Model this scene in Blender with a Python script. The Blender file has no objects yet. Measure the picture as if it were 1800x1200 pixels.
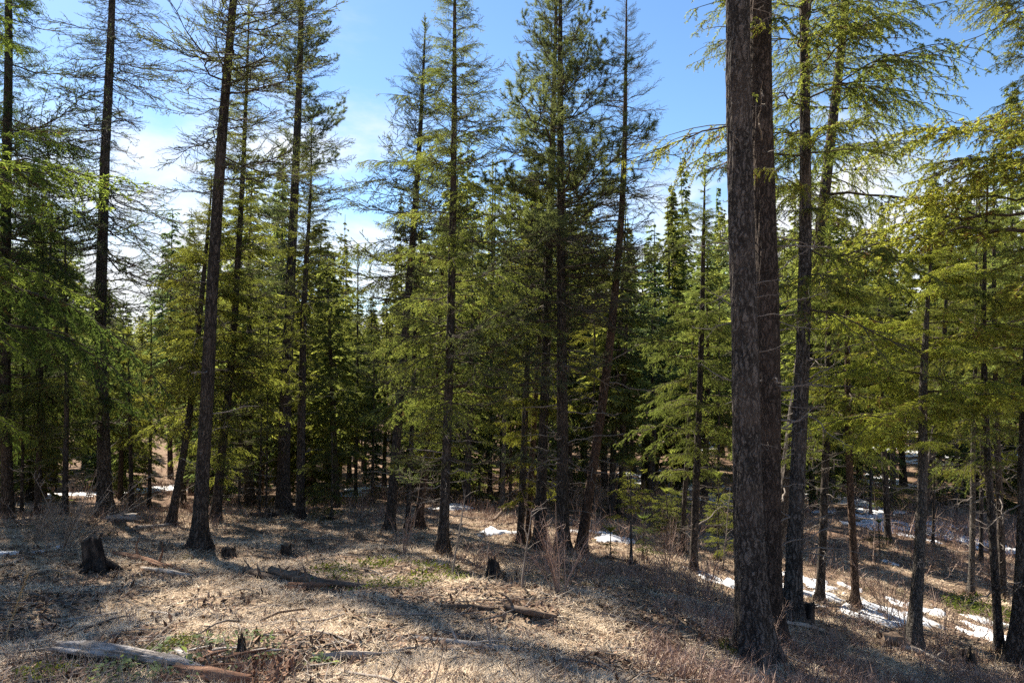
import bpy, math, random
import numpy as np
from mathutils import Vector, Quaternion, Matrix

# ------------------------------------------------------------------ camera, sky, sun, exposure
SC = bpy.context.scene
COL = SC.collection
F = 1300.0                       # focal length in pixels of an 1800 px wide picture
PITCH = math.atan(40 / F)
cam_d = bpy.data.cameras.new('camera'); cam_d.lens = F / 1800 * 36; cam_d.sensor_width = 36
cam_d.clip_start = 0.1; cam_d.clip_end = 3000
cam = bpy.data.objects.new('camera', cam_d); COL.objects.link(cam)
cam.location = (0, 0, 0); cam.rotation_euler = (math.pi / 2 + PITCH, 0, 0)
SC.camera = cam

SUN_AZ = math.radians(-37)       # left of the viewing direction
SUN_EL = math.radians(41)
sdir = Vector((math.sin(SUN_AZ) * math.cos(SUN_EL), math.cos(SUN_AZ) * math.cos(SUN_EL), math.sin(SUN_EL)))
sun_d = bpy.data.lights.new('sun', 'SUN'); sun_d.energy = 5.0; sun_d.angle = math.radians(0.55)
sun_d.color = (1.0, 0.91, 0.78)
sun = bpy.data.objects.new('sun', sun_d); COL.objects.link(sun)
sun.rotation_euler = sdir.to_track_quat('Z', 'Y').to_euler(); sun.location = (-20, 10, 40)

W = bpy.data.worlds.new('World'); SC.world = W; W.use_nodes = True
wn = W.node_tree; wn.nodes.clear()
def wnode(t, **k):
    n = wn.nodes.new(t)
    for a, b in k.items(): setattr(n, a, b)
    return n
sky = wnode('ShaderNodeTexSky', sky_type='NISHITA', sun_disc=False, sun_elevation=SUN_EL,
            sun_rotation=SUN_AZ, altitude=900, air_density=1.0, dust_density=0.25, ozone_density=2.5)
bg = wnode('ShaderNodeBackground'); bg.inputs[1].default_value = 0.066
wo = wnode('ShaderNodeOutputWorld')
tc = wnode('ShaderNodeTexCoord'); sep = wnode('ShaderNodeSeparateXYZ')
wn.links.new(tc.outputs['Generated'], sep.inputs[0])
mx = wnode('ShaderNodeMath', operation='MAXIMUM'); mx.inputs[1].default_value = 0.0
wn.links.new(sep.outputs['Z'], mx.inputs[0])
ad = wnode('ShaderNodeMath', operation='ADD'); ad.inputs[1].default_value = 0.25
wn.links.new(mx.outputs[0], ad.inputs[0])
dv = wnode('ShaderNodeVectorMath', operation='DIVIDE')
cmb = wnode('ShaderNodeCombineXYZ')
for i in range(3): wn.links.new(ad.outputs[0], cmb.inputs[i])
wn.links.new(tc.outputs['Generated'], dv.inputs[0]); wn.links.new(cmb.outputs[0], dv.inputs[1])
nz = wnode('ShaderNodeTexNoise'); nz.inputs['Scale'].default_value = 1.5; nz.inputs['Detail'].default_value = 7
nz.inputs['Roughness'].default_value = 0.58; nz.inputs['Distortion'].default_value = 0.4
wn.links.new(dv.outputs[0], nz.inputs['Vector'])
# clouds thicken towards the horizon
hz = wnode('ShaderNodeMapRange'); hz.inputs['From Min'].default_value = 0.02; hz.inputs['From Max'].default_value = 0.40
hz.inputs['To Min'].default_value = 0.34; hz.inputs['To Max'].default_value = -0.04
wn.links.new(sep.outputs['Z'], hz.inputs['Value'])
sm = wnode('ShaderNodeMath', operation='ADD')
wn.links.new(nz.outputs['Fac'], sm.inputs[0]); wn.links.new(hz.outputs[0], sm.inputs[1])
cr = wnode('ShaderNodeMapRange', interpolation_type='SMOOTHSTEP'); cr.inputs['From Min'].default_value = 0.54
cr.inputs['From Max'].default_value = 0.80; cr.inputs['To Max'].default_value = 0.95
wn.links.new(sm.outputs[0], cr.inputs['Value'])
hs = wnode('ShaderNodeHueSaturation'); hs.inputs['Saturation'].default_value = 1.12; hs.inputs['Value'].default_value = 0.97
wn.links.new(sky.outputs[0], hs.inputs['Color'])
mixc = wnode('ShaderNodeMixRGB'); mixc.inputs[2].default_value = (5.2, 5.25, 5.4, 1)
wn.links.new(cr.outputs[0], mixc.inputs[0]); wn.links.new(hs.outputs[0], mixc.inputs[1])
wn.links.new(mixc.outputs[0], bg.inputs[0]); wn.links.new(bg.outputs[0], wo.inputs[0])

SC.view_settings.view_transform = 'Standard'; SC.view_settings.look = 'None'
SC.view_settings.exposure = 1.72; SC.view_settings.gamma = 1.0; SC.view_settings.use_curve_mapping = False
SC.cycles.max_bounces = 6; SC.cycles.diffuse_bounces = 3; SC.cycles.transmission_bounces = 4
SC.cycles.sample_clamp_indirect = 6
SC.cycles.use_denoising = False

# ------------------------------------------------------------------ helpers
RNG = np.random.default_rng(11)
random.seed(5)
cp, sp = math.cos(PITCH), math.sin(PITCH)
def ray(px, py):
    x = (px - 900) / F; y = (600 - py) / F
    return np.array([x, cp - sp * y, sp + cp * y])
def at(px, py, Y):
    d = ray(px, py); return d * (Y / d[1])
def proj(p):
    x, y, z = p; f = cp * y + sp * z; u = -sp * y + cp * z
    return 900 + F * x / f, 600 - F * u / f

def hash2(ix, iy, seed):
    h = (ix.astype(np.int64) * 374761393 + iy.astype(np.int64) * 668265263 + seed * 974634777) & 0xffffffff
    h = ((h ^ (h >> 13)) * 1274126177) & 0xffffffff
    h = ((h ^ (h >> 16)) * 2246822519) & 0xffffffff
    return ((h ^ (h >> 15)) & 0xffffff) / float(0xffffff)
def vnoise(x, y, seed=0):
    x = np.asarray(x, float); y = np.asarray(y, float)
    ix = np.floor(x); iy = np.floor(y); fx = x - ix; fy = y - iy
    fx = fx * fx * (3 - 2 * fx); fy = fy * fy * (3 - 2 * fy)
    a = hash2(ix, iy, seed); b = hash2(ix + 1, iy, seed); c = hash2(ix, iy + 1, seed); d = hash2(ix + 1, iy + 1, seed)
    return (a + (b - a) * fx) * (1 - fy) + (c + (d - c) * fx) * fy - 0.5
def fbm(x, y, seed=0, oct=4):
    r = 0; a = 1.0
    for i in range(oct):
        r = r + a * vnoise(x, y, seed + i * 7); x = np.asarray(x) * 2.03 + 3.1; y = np.asarray(y) * 2.03 + 1.7; a *= 0.5
    return r

class MB:
    """collects triangles, with a material index each, into one mesh"""
    def __init__(s): s.v = []; s.f = []; s.m = []; s.n = 0
    def add(s, v, f, mat=0):
        v = np.asarray(v, float).reshape(-1, 3); f = np.asarray(f, int).reshape(-1, 3)
        s.v.append(v); s.f.append(f + s.n); s.m.append(np.full(len(f), mat, int)); s.n += len(v)
    def tube(s, P, R, sides=5, mat=0, cap=True):
        P = np.asarray(P, float); R = np.asarray(R, float); n = len(P)
        T = np.gradient(P, axis=0); T /= np.linalg.norm(T, axis=1)[:, None] + 1e-9
        ref = np.array([0, 0, 1.0]) if abs(T[0, 2]) < 0.8 else np.array([1.0, 0, 0])
        A = np.cross(T, ref); A /= np.linalg.norm(A, axis=1)[:, None] + 1e-9
        B = np.cross(T, A)
        th = np.arange(sides) * 2 * math.pi / sides
        ring = P[:, None, :] + R[:, None, None] * (np.cos(th)[None, :, None] * A[:, None, :] + np.sin(th)[None, :, None] * B[:, None, :])
        s.grid(ring, mat, wrap=True)
        if cap:
            k = np.arange(sides); k2 = (k + 1) % sides
            s.add(np.vstack([ring[0], P[0]]), np.stack([k, k2, np.full(sides, sides)], 1), mat)
            s.add(np.vstack([ring[-1], P[-1]]), np.stack([k2, k, np.full(sides, sides)], 1), mat)
    def grid(s, G, mat=0, wrap=False):
        n, m = G.shape[:2]
        i = np.arange(n - 1)[:, None]; j = np.arange(m if wrap else m - 1)[None, :]
        a = i * m + j; b = i * m + (j + 1) % m; c = a + m; d = b + m
        f = np.stack([np.stack([a, c, b], -1), np.stack([b, c, d], -1)], 2).reshape(-1, 3)
        s.add(G.reshape(-1, 3), f, mat)
    def blades(s, P, D, S, L, Wd, mat=0):
        """one thin triangle per blade: foot P, direction D, side vector S, length L, width W"""
        D = D / (np.linalg.norm(D, axis=1)[:, None] + 1e-9)
        S = np.cross(D, S); S /= np.linalg.norm(S, axis=1)[:, None] + 1e-9
        L = np.broadcast_to(L, len(P))[:, None]; Wd = np.broadcast_to(Wd, len(P))[:, None]
        v = np.stack([P - S * Wd / 2, P + S * Wd / 2, P + D * L], 1).reshape(-1, 3)
        s.add(v, np.arange(len(v)).reshape(-1, 3), mat)
    def diamonds(s, P, D, S, L, Wd, mat=0):
        D = D / (np.linalg.norm(D, axis=1)[:, None] + 1e-9)
        S = np.cross(D, S); S /= np.linalg.norm(S, axis=1)[:, None] + 1e-9
        L = np.broadcast_to(L, len(P))[:, None]; Wd = np.broadcast_to(Wd, len(P))[:, None]
        v = np.stack([P, P + D * L * .4 - S * Wd / 2, P + D * L * .4 + S * Wd / 2, P + D * L], 1).reshape(-1, 3)
        k = np.arange(len(P))[:, None] * 4
        s.add(v, np.stack([k + [0, 1, 2], k + [1, 3, 2]], 1).reshape(-1, 3), mat)
    def mesh(s, name, mats, smooth=False):
        v = np.vstack(s.v); f = np.vstack(s.f); m = np.concatenate(s.m)
        me = bpy.data.meshes.new(name)
        me.vertices.add(len(v)); me.vertices.foreach_set('co', v.astype(np.float32).ravel())
        me.loops.add(len(f) * 3); me.loops.foreach_set('vertex_index', f.astype(np.int32).ravel())
        me.polygons.add(len(f)); me.polygons.foreach_set('loop_start', np.arange(0, len(f) * 3, 3, dtype=np.int32))
        me.polygons.foreach_set('material_index', m.astype(np.int32))
        if smooth: me.polygons.foreach_set('use_smooth', np.ones(len(f), bool))
        for x in (mats if isinstance(mats, (list, tuple)) else [mats]): me.materials.append(x)
        me.update(calc_edges=True)
        return me

def link(name, data, parent=None, loc=None, rot=None, scale=None, quat=None):
    o = bpy.data.objects.new(name, data); COL.objects.link(o)
    if parent is not None: o.parent = parent
    if loc is not None: o.location = loc
    if rot is not None: o.rotation_euler = rot
    if quat is not None: o.rotation_mode = 'QUATERNION'; o.rotation_quaternion = quat
    if scale is not None: o.scale = scale if hasattr(scale, '__len__') else (scale,) * 3
    return o
def tag(o, label=None, cat=None, group=None, kind=None):
    if label: o['label'] = label
    if cat: o['category'] = cat
    if group: o['group'] = group
    if kind: o['kind'] = kind
    return o

# ------------------------------------------------------------------ materials
def material(name, rough=0.9, spec=0.2):
    m = bpy.data.materials.new(name); m.use_nodes = True
    nt = m.node_tree; b = nt.nodes['Principled BSDF']
    b.inputs['Roughness'].default_value = rough
    b.inputs['Specular IOR Level'].default_value = spec
    return m, nt, b
def N(nt, t, ins=None, **k):
    n = nt.nodes.new(t)
    for a, b in k.items(): setattr(n, a, b)
    for a, b in (ins or {}).items():
        if isinstance(b, bpy.types.NodeSocket): nt.links.new(b, n.inputs[a])
        else: n.inputs[a].default_value = b
    return n
def ramp(nt, fac, stops):
    n = nt.nodes.new('ShaderNodeValToRGB'); nt.links.new(fac, n.inputs[0])
    e = n.color_ramp.elements
    while len(e) < len(stops): e.new(0.5)
    for x, (p, c) in zip(e, stops): x.position = p; x.color = (*c, 1)
    return n.outputs[0]
def rgbmix(nt, fac, a, b, mode='MIX'):
    n = nt.nodes.new('ShaderNodeMixRGB'); n.blend_type = mode
    for i, x in enumerate((fac, a, b)):
        if isinstance(x, bpy.types.NodeSocket): nt.links.new(x, n.inputs[i])
        elif i == 0: n.inputs[0].default_value = x
        else: n.inputs[i].default_value = (*x, 1)
    return n.outputs[0]
def bump(nt, b, h, strength=0.5, dist=0.02):
    n = N(nt, 'ShaderNodeBump', {'Height': h, 'Strength': strength, 'Distance': dist})
    nt.links.new(n.outputs[0], b.inputs['Normal'])

def needle_mat(name, c1, c2, trans=0.45):
    m = bpy.data.materials.new(name); m.use_nodes = True; nt = m.node_tree; nt.nodes.clear()
    geo = N(nt, 'ShaderNodeNewGeometry'); oi = N(nt, 'ShaderNodeObjectInfo')
    ri = geo.outputs['Random Per Island']
    co = N(nt, 'ShaderNodeTexCoord')
    nn = N(nt, 'ShaderNodeTexNoise', {'Vector': co.outputs['Object'], 'Scale': 1.6, 'Detail': 2.0})
    f = N(nt, 'ShaderNodeMath', {0: ri, 1: 0.45}, operation='MULTIPLY')
    f2 = N(nt, 'ShaderNodeMath', {0: oi.outputs['Random'], 1: 0.35}, operation='MULTIPLY')
    f3 = N(nt, 'ShaderNodeMath', {0: nn.outputs['Fac'], 1: 0.3}, operation='MULTIPLY')
    s = N(nt, 'ShaderNodeMath', {0: f.outputs[0], 1: f2.outputs[0]}, operation='ADD')
    s = N(nt, 'ShaderNodeMath', {0: s.outputs[0], 1: f3.outputs[0]}, operation='ADD')
    col = ramp(nt, s.outputs[0], [(0.1, c1), (0.9, c2)])
    d = N(nt, 'ShaderNodeBsdfDiffuse', {'Color': col})
    tcol = rgbmix(nt, 1.0, col, (3.1, 2.95, 1.4), 'MULTIPLY')
    t = N(nt, 'ShaderNodeBsdfTranslucent', {'Color': tcol})
    col = rgbmix(nt, 1.0, col, oi.outputs['Color'], 'MULTIPLY'); nt.links.new(col, d.inputs[0])
    tcol = rgbmix(nt, 1.0, tcol, oi.outputs['Color'], 'MULTIPLY'); nt.links.new(tcol, t.inputs[0])
    b = N(nt, 'ShaderNodeMixShader', {0: trans, 1: d.outputs[0], 2: t.outputs[0]})
    o = N(nt, 'ShaderNodeOutputMaterial'); nt.links.new(b.outputs[0], o.inputs[0])
    return m
M = {}
M['fir'] = needle_mat('fir needles', (0.060, 0.080, 0.030), (0.140, 0.155, 0.055), 0.5)
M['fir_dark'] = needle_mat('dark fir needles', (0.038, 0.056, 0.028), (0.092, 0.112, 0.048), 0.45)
M['pine'] = needle_mat('pine needles', (0.045, 0.060, 0.038), (0.098, 0.115, 0.066), 0.35)
M['fir_far'] = needle_mat('sprays of far firs', (0.048, 0.065, 0.032), (0.126, 0.140, 0.058), 0.48)
M['fir_mid'] = needle_mat('sprays of bluish firs', (0.046, 0.070, 0.040), (0.112, 0.142, 0.072), 0.48)  # bluer green variant for some of the far crowns
M['brown'] = needle_mat('dead brown needles', (0.06, 0.04, 0.025), (0.14, 0.09, 0.05), 0.2)
M['moss'] = needle_mat('moss and green leaves', (0.05, 0.07, 0.015), (0.11, 0.13, 0.03), 0.25)
M['leaf'] = needle_mat('grey green leaves', (0.09, 0.13, 0.07), (0.16, 0.20, 0.11), 0.3)

def bark_mat(name, dark, light, sc=1.0, lichen=0.0):
    m, nt, b = material(name, 0.95, 0.1)
    co = N(nt, 'ShaderNodeTexCoord')
    wob = N(nt, 'ShaderNodeTexNoise', {'Vector': co.outputs['Object'], 'Scale': 7.0, 'Detail': 4.0})
    wv = N(nt, 'ShaderNodeVectorMath', {0: wob.outputs['Color'], 1: (.16, .16, .16)}, operation='MULTIPLY')
    wa = N(nt, 'ShaderNodeVectorMath', {0: co.outputs['Object'], 1: wv.outputs[0]}, operation='ADD')
    mp = N(nt, 'ShaderNodeMapping', {'Vector': wa.outputs[0], 'Scale': (19 * sc, 19 * sc, 3.0 * sc)})
    n1 = N(nt, 'ShaderNodeTexNoise', {'Vector': mp.outputs[0], 'Scale': 1.6, 'Detail': 8.0, 'Roughness': 0.75})
    vo = N(nt, 'ShaderNodeTexVoronoi', {'Vector': mp.outputs[0], 'Scale': 1.0, 'Randomness': 1.0}, feature='DISTANCE_TO_EDGE')
    vm = N(nt, 'ShaderNodeMapRange', {'Value': vo.outputs['Distance'], 'From Max': 0.22, 'To Min': .45})
    h = N(nt, 'ShaderNodeMath', {0: n1.outputs['Fac'], 1: vm.outputs[0]}, operation='MULTIPLY')
    col = ramp(nt, h.outputs[0], [(0.18, tuple(x * 0.35 for x in dark)), (0.36, dark), (0.62, light)])
    n2 = N(nt, 'ShaderNodeTexNoise', {'Vector': co.outputs['Object'], 'Scale': 1.3, 'Detail': 3.0})
    col = rgbmix(nt, N(nt, 'ShaderNodeMapRange', {'Value': n2.outputs['Fac'], 'From Min': .5, 'From Max': .75, 'To Max': .5}).outputs[0],
                 col, tuple(x * y for x, y in zip(light, (1.05, .93, .84))))
    if lichen:
        n3 = N(nt, 'ShaderNodeTexNoise', {'Vector': co.outputs['Object'], 'Scale': 34.0, 'Detail': 5.0, 'Roughness': .75})
        col = rgbmix(nt, N(nt, 'ShaderNodeMapRange', {'Value': n3.outputs['Fac'], 'From Min': .57, 'From Max': .66, 'To Max': lichen}).outputs[0],
                     col, (0.24, 0.235, 0.21))
    nt.links.new(col, b.inputs['Base Color'])
    bump(nt, b, h.outputs[0], 1.0, 0.035)
    return m
M['bark'] = bark_mat('furrowed brown bark', (0.046, 0.040, 0.036), (0.165, 0.145, 0.130), 1.0, 0.6)
M['bark_dark'] = bark_mat('dark pine bark', (0.040, 0.034, 0.030), (0.125, 0.105, 0.090), 1.0, 0.35)
M['bark_grey'] = bark_mat('grey fir bark', (0.070, 0.062, 0.054), (0.20, 0.178, 0.155), 1.6, 0.5)
M['bark_red'] = bark_mat('reddish bark', (0.060, 0.040, 0.030), (0.175, 0.118, 0.086), 1.2, 0.25)
M['bark_brown'] = bark_mat('brown bark', (0.040, 0.031, 0.026), (0.125, 0.097, 0.080), 1.1, 0.2)
M['bark_far'] = bark_mat('far bark', (0.045, 0.037, 0.032), (0.14, 0.115, 0.096), 1.3, 0)

def plain(name, stops, scale=6.0, rough=.9, bmp=0.4, dist=0.02, stretch=(1, 1, 1), island=0.0):
    m, nt, b = material(name, rough, .15)
    co = N(nt, 'ShaderNodeTexCoord')
    mp = N(nt, 'ShaderNodeMapping', {'Vector': co.outputs['Object'], 'Scale': tuple(scale * s for s in stretch)})
    n1 = N(nt, 'ShaderNodeTexNoise', {'Vector': mp.outputs[0], 'Scale': 1.0, 'Detail': 6.0, 'Roughness': 0.65})
    fac = n1.outputs['Fac']
    if island:
        g = N(nt, 'ShaderNodeNewGeometry')
        fac = rgbmix(nt, island, fac, g.outputs['Random Per Island'])
    nt.links.new(ramp(nt, fac, stops), b.inputs['Base Color'])
    if bmp: bump(nt, b, n1.outputs['Fac'], bmp, dist)
    return m
M['twig'] = plain('dead twig wood', [(0.2, (0.070, 0.057, 0.048)), (0.8, (0.27, 0.235, 0.205))], 4, bmp=0, island=.6)
M['twig_live'] = plain('live twig bark', [(0.2, (0.035, 0.028, 0.020)), (0.8, (0.10, 0.08, 0.06))], 4, bmp=0, island=.4)
M['brush'] = plain('reddish brush twigs', [(0.1, (0.12, 0.072, 0.055)), (0.5, (0.27, 0.18, 0.14)), (0.9, (0.46, 0.36, 0.30))], 4, bmp=0, island=.7)
M['grass'] = plain('dry grass blades', [(0.1, (0.27, 0.195, 0.13)), (0.4, (0.54, 0.415, 0.285)), (0.85, (0.79, 0.66, 0.48))], .6, bmp=0, island=.7)
M['litter'] = plain('dead leaves and bark bits', [(0.1, (0.025, 0.018, 0.014)), (0.5, (0.13, 0.075, 0.048)), (0.9, (0.33, 0.22, 0.15))], 3, bmp=0, island=.8)
M['weathered'] = plain('weathered grey wood', [(0.3, (0.05, 0.043, 0.038)), (0.48, (0.24, 0.21, 0.185)), (0.68, (0.50, 0.47, 0.44))], 17, stretch=(.16, 1, 1), bmp=1.0)
M['bleached'] = plain('bleached wood', [(0.25, (0.17, 0.135, 0.105)), (0.5, (0.36, 0.31, 0.26)), (0.75, (0.52, 0.47, 0.41))], 10, stretch=(.3, 1, 1), bmp=.6)
M['rotten'] = plain('rotten orange wood', [(0.3, (0.05, 0.028, 0.018)), (0.5, (0.17, 0.085, 0.05)), (0.7, (0.33, 0.20, 0.13))], 8, stretch=(.3, 1, 1), bmp=.9)
M['log'] = plain('brown fallen wood', [(0.25, (0.045, 0.032, 0.024)), (0.5, (0.13, 0.092, 0.066)), (0.75, (0.26, 0.2, 0.15))], 9, stretch=(.4, 1, 1), bmp=.8)
M['char'] = plain('charred stump wood', [(0.35, (0.008, 0.008, 0.008)), (0.52, (0.03, 0.024, 0.02)), (0.7, (0.13, 0.10, 0.078))], 14, stretch=(1, 1, .3), bmp=1.0, dist=.03)
M['cut'] = plain('stump wood', [(0.25, (0.05, 0.04, 0.03)), (0.75, (0.22, 0.17, 0.125))], 14, stretch=(1, 1, .3), bmp=.8)
M['flower'] = plain('pale stalk', [(0.2, (0.3, 0.2, 0.09)), (0.8, (0.5, 0.37, 0.2))], 8, bmp=0, island=.5)

m, nt, b = material('snow', 0.6, 0.35)
co = N(nt, 'ShaderNodeTexCoord')
n1 = N(nt, 'ShaderNodeTexNoise', {'Vector': co.outputs['Object'], 'Scale': 5.0, 'Detail': 8.0, 'Roughness': .7})
n2 = N(nt, 'ShaderNodeTexNoise', {'Vector': co.outputs['Object'], 'Scale': 28.0, 'Detail': 3.0})
col = rgbmix(nt, N(nt, 'ShaderNodeMapRange', {'Value': n2.outputs['Fac'], 'From Min': .54, 'From Max': .64}).outputs[0],
             (0.74, 0.77, 0.81), (0.30, 0.23, 0.17))
nt.links.new(col, b.inputs['Base Color']); bump(nt, b, n1.outputs['Fac'], .6, .05)
M['snow'] = m

# ground: dry grass mat, needle litter, dark duff and moss by patches
m, nt, b = material('forest floor', 0.95, 0.08)
co = N(nt, 'ShaderNodeTexCoord'); P3 = co.outputs['Object']
def nt_noise(scale, detail=5, rough=.6, dist=0.0, stretch=None):
    v = P3
    if stretch: v = N(nt, 'ShaderNodeMapping', {'Vector': P3, 'Scale': stretch}).outputs[0]
    return N(nt, 'ShaderNodeTexNoise', {'Vector': v, 'Scale': scale, 'Detail': detail, 'Roughness': rough, 'Distortion': dist}).outputs['Fac']
fine = nt_noise(38, 4, .75, 1.5)
mid = nt_noise(3.2, 6, .7, .6); big = nt_noise(0.55, 5, .6, .4); huge = nt_noise(0.12, 3)
straw = ramp(nt, fine, [(0.30, (0.22, 0.155, 0.105)), (0.5, (0.47, 0.355, 0.24)), (0.68, (0.65, 0.52, 0.38))])
duff = ramp(nt, fine, [(0.30, (0.035, 0.023, 0.015)), (0.52, (0.13, 0.08, 0.052)), (0.72, (0.30, 0.20, 0.13))])
red = ramp(nt, fine, [(0.3, (0.08, 0.048, 0.034)), (0.7, (0.32, 0.205, 0.145))])
green = ramp(nt, fine, [(0.3, (0.04, 0.045, 0.015)), (0.7, (0.14, 0.14, 0.05))])
def mr(x, a, b_, c=0.0, d=1.0): return N(nt, 'ShaderNodeMapRange', {'Value': x, 'From Min': a, 'From Max': b_, 'To Min': c, 'To Max': d}).outputs[0]
sepn = N(nt, 'ShaderNodeSeparateXYZ', {0: P3}).outputs
far = mr(sepn[1], 11, 24)
c = rgbmix(nt, mr(mid, .42, .58), duff, straw)
c = rgbmix(nt, mr(big, .48, .60, 0, .8), c, straw)
c = rgbmix(nt, N(nt, 'ShaderNodeMath', {0: far, 1: mr(big, .35, .55, .35, .95)}, operation='MULTIPLY').outputs[0], c, rgbmix(nt, mr(mid, .45, .55), red, duff))
c = rgbmix(nt, mr(nt_noise(1.1, 5, .7), .60, .66, 0, .75), c, green)
nt.links.new(c, b.inputs['Base Color'])
hh = N(nt, 'ShaderNodeMath', {0: fine, 1: mid}, operation='ADD').outputs[0]
bump(nt, b, hh, 1.0, 0.035)
M['ground'] = m

# ------------------------------------------------------------------ ground
ctrl_px = [
 (-300,1000,10.5),(-300,930,17),(-300,880,27),(-300,850,45),
 (0,1200,5.2),(0,1100,7.1),(0,1000,10.5),(0,940,15.5),(0,905,20.5),(0,880,27),(0,855,44),
 (450,1200,5.2),(450,1100,7.0),(450,1000,11),(450,950,16),(450,908,22),(450,880,30),(450,850,46),
 (700,1200,5.2),(700,1000,11.2),(700,920,20),(700,860,33),
 (900,1200,5.3),(900,1100,7.3),(900,1030,10.3),(900,970,15),(900,900,24),(900,860,33),(900,828,52),
 (1100,1200,6.0),(1100,1100,8.2),(1100,1020,12.4),(1100,960,17.5),(1100,880,30),(1100,835,48),
 (1320,1200,7.4),(1320,1160,8.3),(1320,1090,11),(1320,1020,16),(1320,940,24),(1320,870,37),(1320,810,56),
 (1600,1200,9.4),(1600,1140,11.4),(1600,1080,14.6),(1600,1010,19),(1600,950,25),(1600,880,36),(1600,800,56),(1600,735,85),
 (1800,1200,11),(1800,1120,14.5),(1800,1040,19),(1800,960,27),(1800,860,42),(1800,780,64),
 (2100,1150,14),(2100,1000,24),(2100,860,45)]
C = [at(*c) for c in ctrl_px]
C += [np.array(c, float) for c in [(0,0,-1.75),(0,2.5,-1.85),(-3,1,-1.75),(4,1.5,-2.7),(-6,-6,-1.6),(6,-6,-2.6),(14,0,-4.6),(-14,0,-1.8),
      (-40,0,-2.5),(40,0,-8),(0,-40,-1.0),(-60,40,-6),(70,45,-7),(0,90,-7.5),(-60,90,-8),(0,160,-4),(-120,160,-5),(120,160,-2),
      (0,420,8),(-300,350,6),(300,350,10),(-300,0,-4),(300,0,-6),(0,-300,0)]]
C = np.array(C)
def U(r2): return np.where(r2 > 1e-9, r2 * np.log(r2 + 1e-12), 0) * 0.5
n = len(C)
K = U(((C[:, None, :2] - C[None, :, :2]) ** 2).sum(-1)) + np.eye(n) * 0.6
Pm = np.hstack([np.ones((n, 1)), C[:, :2]])
A = np.zeros((n + 3, n + 3)); A[:n, :n] = K; A[:n, n:] = Pm; A[n:, :n] = Pm.T
sol = np.linalg.solve(A, np.concatenate([C[:, 2], np.zeros(3)]))
def height(x, y, detail=True):
    x = np.asarray(x, float); y = np.asarray(y, float); sh = x.shape
    x = x.ravel(); y = y.ravel(); out = np.empty(len(x))
    for i in range(0, len(x), 20000):
        a, b_ = x[i:i + 20000], y[i:i + 20000]
        r2 = (a[:, None] - C[None, :, 0]) ** 2 + (b_[:, None] - C[None, :, 1]) ** 2
        out[i:i + 20000] = U(r2) @ sol[:n] + sol[n] + sol[n + 1] * a + sol[n + 2] * b_
    if detail:
        out += 0.16 * fbm(x / 2.3, y / 2.3, 3, 3) + 0.085 * fbm(x / .5, y / .5, 9, 3)
    return out.reshape(sh)
def ground_z(x, y): return float(height(np.array([x]), np.array([y]))[0])
TS = np.geomspace(3.0, 260, 700)
def hit(px, py):
    d = ray(px, py); d = d / d[1]
    P = d[None, :] * TS[:, None]
    below = P[:, 2] - height(P[:, 0], P[:, 1]) < 0
    if not below.any(): k = len(TS) - 1
    else: k = int(np.argmax(below))
    k = max(k, 1)
    t = np.linspace(TS[k - 1], TS[k], 12); P = d[None, :] * t[:, None]
    q = np.abs(P[:, 2] - height(P[:, 0], P[:, 1])).argmin()
    p = P[q]; p[2] = ground_z(p[0], p[1]); return p

u = np.linspace(-1, 1, 520); v = np.linspace(0, 1, 560)
gx = np.sinh(u * 5.1) / math.sinh(5.1)                     # fine in the middle, coarse far out
Yv = 1.0 + 799 * (np.sinh(v * 6.2) / math.sinh(6.2))
Yb = -np.geomspace(1.0, 400, 30)[::-1]
Yall = np.concatenate([Yb, np.linspace(-.8, .8, 5), Yv])
XX = gx[None, :] * 600 * np.ones((len(Yall), 1)); YY = Yall[:, None] * np.ones((1, len(gx)))
G = np.stack([XX, YY, height(XX, YY)], -1)
mb = MB(); mb.grid(G[:, ::-1]); ground = link('ground', mb.mesh('ground', M['ground'], True))
tag(ground, 'forest floor of dry grass and needle litter', kind='structure')

# ------------------------------------------------------------------ branch shapes
def axis_curve(L, rise, sag, rng, n=9, wob=.03):
    t = np.linspace(0, 1, n)
    w = np.cumsum(rng.normal(0, wob, (n, 2)), 0) * L * .6; w[0] = 0
    return np.stack([t * L, w[:, 0], L * (rise * t - sag * t ** 2) + w[:, 1] * .5], 1)
def interp(P, t):
    t = np.asarray(t) * (len(P) - 1); i = np.clip(np.floor(t).astype(int), 0, len(P) - 2); f = (t - i)[..., None]
    return P[i] * (1 - f) + P[i + 1] * f
def norm(a): return a / (np.linalg.norm(a, axis=-1, keepdims=True) + 1e-9)

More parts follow.
